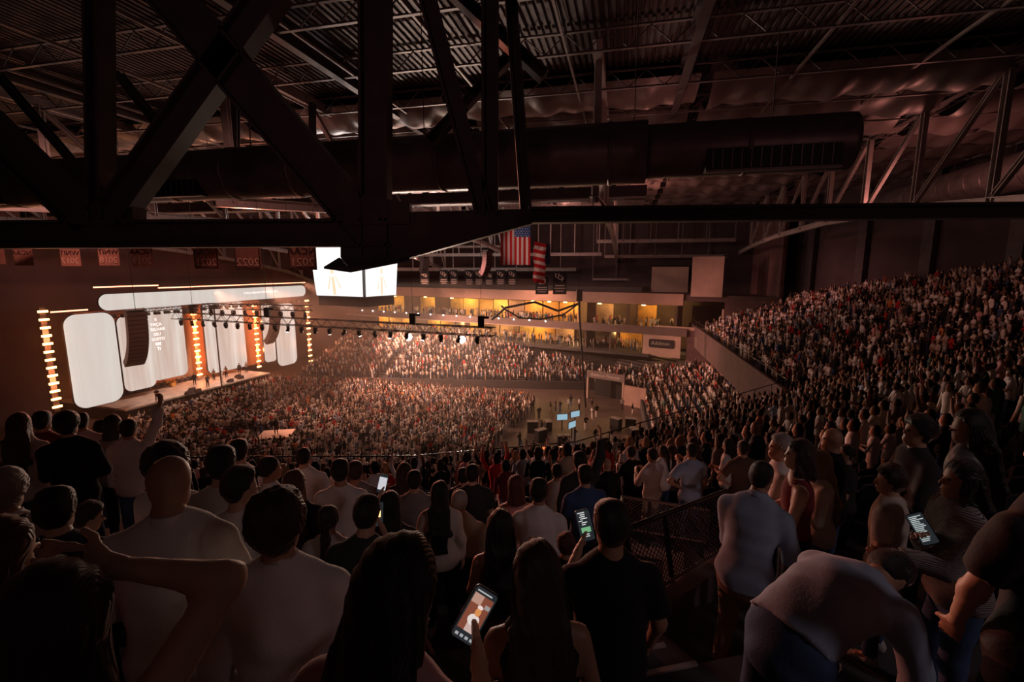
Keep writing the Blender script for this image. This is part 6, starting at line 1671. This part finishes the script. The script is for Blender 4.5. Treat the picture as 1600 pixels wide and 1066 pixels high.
# drum kit, monitors, chairs of the band
u, n = on_stage(268, 604); dk = stthing('drum_kit', 'orange drum kit with cymbals on the stage', 'drum kit', u, n, 1.8)
wood = mat('drum_orange', (.75, .35, .08), .35); brass = mat('cymbal', (.7, .5, .2), .3, .8)
MB().tube([(0, -.5, .3), (0, .0, .3)], .30, 14).build('bass_drum', wood, dk)
for x, y, z, r in ((-.45, .1, .75, .19), (.0, .15, .85, .17), (.4, .1, .8, .18), (.7, .3, .45, .24)): MB().tube([(x, y, z - .14), (x, y, z + .14)], r, 12).build('tom_drum', wood, dk)
for x, y, z in ((-.9, .3, 1.25), (.9, .2, 1.3), (-.5, .7, 1.35)):
    cy = MB().tube([(x, y, z), (x, y, z + .02)], .28, 14).build('cymbal', brass, dk); MB().tube([(x, y, 0), (x, y, z)], .02, 5).build('cymbal_stand', black_m, cy)
for i, (px, py) in enumerate(((295, 616), (309, 613), (360, 597), (376, 592), (300, 611), (372, 590))):
    u, n = on_stage(px, py); o = stthing('stage_monitor', 'black wedge monitor lying on the stage front', 'speaker', u, n, 1.8, 'wedge monitors on the stage')
    MB().prism([(-.4, -.3, 0), (-.4, .3, 0), (-.4, .3, .2), (-.4, -.15, .5)], (.8, 0, 0)).build('cabinet', spk, o); MB().box((0, .06, .40), (.7, .4, .02)).build('grille', grille, o)
for i in range(6):
    u, n = on_stage(200, 622); u += -1.9 + i * 1.0; n = 6.6; o = stthing('equipment_case', 'dark flight case in a row at the rear of the stage', 'case', u, n, 1.8, 'flight cases on the stage')
    MB().box((0, 0, .45), (.9, .6, .7)).build('case_body', black_m, o); MB().box((0, 0, .83), (.92, .62, .06)).build('lid', steel_dk, o)
for i in range(7):
    u, n = on_stage(268, 604); u += -1.6 + i * .85; n = min(n + 1.0, 6.3); o = stthing('amplifier', 'pale amplifier cabinet behind the drum kit', 'amplifier', u, n + .6, 1.8, 'amplifiers behind the drum kit')
    MB().box((0, 0, .35), (.62, .4, .7)).build('cabinet', mat('amp_grey', (.22, .16, .14), .7), o); MB().box((0, -.21, .32), (.52, .02, .5)).build('grille', black_m, o)
# camera platform in the crowd
pb = at_z(433, 692, 0); o = thing('camera_platform', 'square camera riser standing in the floor crowd', 'platform', pb, .2)
MB().box((0, 0, .95), (3.2, 2.6, .1)).build('deck', mat('riser_top', (.55, .36, .28), .6), o)
for sx in (-1.5, 1.5):
    for sy in (-1.2, 1.2): MB().box((sx, sy, .45), (.1, .1, .9)).build('leg', black_m, o)
MB().box((0, -1.28, .45), (3.1, .03, .85)).build('skirt', black_m, o)
performer(0, 0, KEYS[5], 'black', 'black trousers', .6, 'camera operator in black standing on the riser', loc=pb + Vector((0, 0, 1.0)))
# production desk
de = at_z(858, 716, 0); o = thing('production_desk', 'cluttered mixing desk with orange lit gear on the open floor', 'desk', de, .3)
MB().box((0, 0, .78), (3.2, 1.0, .08)).build('desk_top', wall_dk, o)
for sx in (-1.5, 1.5): MB().box((sx, 0, .38), (.08, .9, .74)).build('leg', black_m, o)
em = [mat('gear_orange', (.9, .3, .08), .5, emit=(1., .25, .06), es=.8), mat('gear_white', (.8, .7, .6), .5, emit=(.9, .7, .6), es=.6), black_m]
rg = random.Random(8)
for i in range(16): MB().box((rg.uniform(-1.45, 1.45), rg.uniform(-.4, .4), .82 + rg.uniform(.08, .2)), (rg.uniform(.15, .4), rg.uniform(.15, .35), rg.uniform(.1, .35))).build('gear_box', em[rg.choice([0, 0, 1, 2, 2])], o)
for i, (px, py) in enumerate(((878, 672), (898, 667), (893, 685))):
    p = at_z(px, py, 0); q = thing('monitor_screen', 'pale blue monitor on a stand behind the production desk', 'monitor', p, .2 + .3 * i, 'blue monitors on the open floor')
    MB().box((0, 0, 1.55), (1.3, .08, .75)).build('bezel', black_m, q); MB().box((0, -.05, 1.55), (1.22, .02, .67)).build('picture', mat('monitor_blue', (.3, .5, .6), .5, emit=(.30, .50, .62), es=.9), q); MB().box((0, 0, .6), (.1, .1, 1.2)).build('stand', black_m, q)
for i, p in enumerate(CASES):
    q = thing('flight_case', 'black flight case standing on the open floor', 'case', p, rg.uniform(0, 3), 'flight cases on the open floor')
    hgt = rg.uniform(.7, 1.3); MB().box((0, 0, hgt / 2 + .1), (1.2, .7, hgt)).build('case_body', black_m, q); MB().box((0, 0, hgt + .12), (1.24, .74, .06)).build('lid', steel_md, q)
    for sx in (-.5, .5): MB().tube([(sx, -.3, .06), (sx, .3, .06)], .06, 8).build('castor', rubber_m, q)
lb = at_z(818, 728, 0); q = thing('ladder', 'blue step ladder leaning open on the bare floor', 'ladder', lb, .5)
for sx in (-.3, .3):
    MB().beam((sx, -.6, 0), (sx * .7, 0, 2.6), .06, .08).build('rail', mat('ladder_blue', (.10, .20, .36), .5), q); MB().beam((sx, .6, 0), (sx * .7, 0, 2.6), .06, .06).build('rail', MATS['ladder_blue'], q)
for i in range(7): MB().beam((-.29 + i * .012, -.6 + .6 * (i + 1) / 8, 2.6 * (i + 1) / 8), (.29 - i * .012, -.6 + .6 * (i + 1) / 8, 2.6 * (i + 1) / 8), .07, .03).build('rung', MATS['ladder_blue'], q)
# ================================================================== stage haze hanging over the floor
hz = MB().box((-15, 72, 8.4), (84, 66, 16.6)).build('haze', None, None, label='thin warm theatrical haze hanging over the floor and stage', cat='haze', kind='stuff')
hm = bpy.data.materials.new('haze'); hm.use_nodes = True; N = hm.node_tree.nodes; N.clear()
ou = N.new('ShaderNodeOutputMaterial'); vsn = N.new('ShaderNodeVolumeScatter'); vsn.inputs['Color'].default_value = (1., .76, .66, 1); vsn.inputs['Density'].default_value = .0022; vsn.inputs['Anisotropy'].default_value = .35
hm.node_tree.links.new(vsn.outputs[0], ou.inputs['Volume']); hz.data.materials.append(hm)
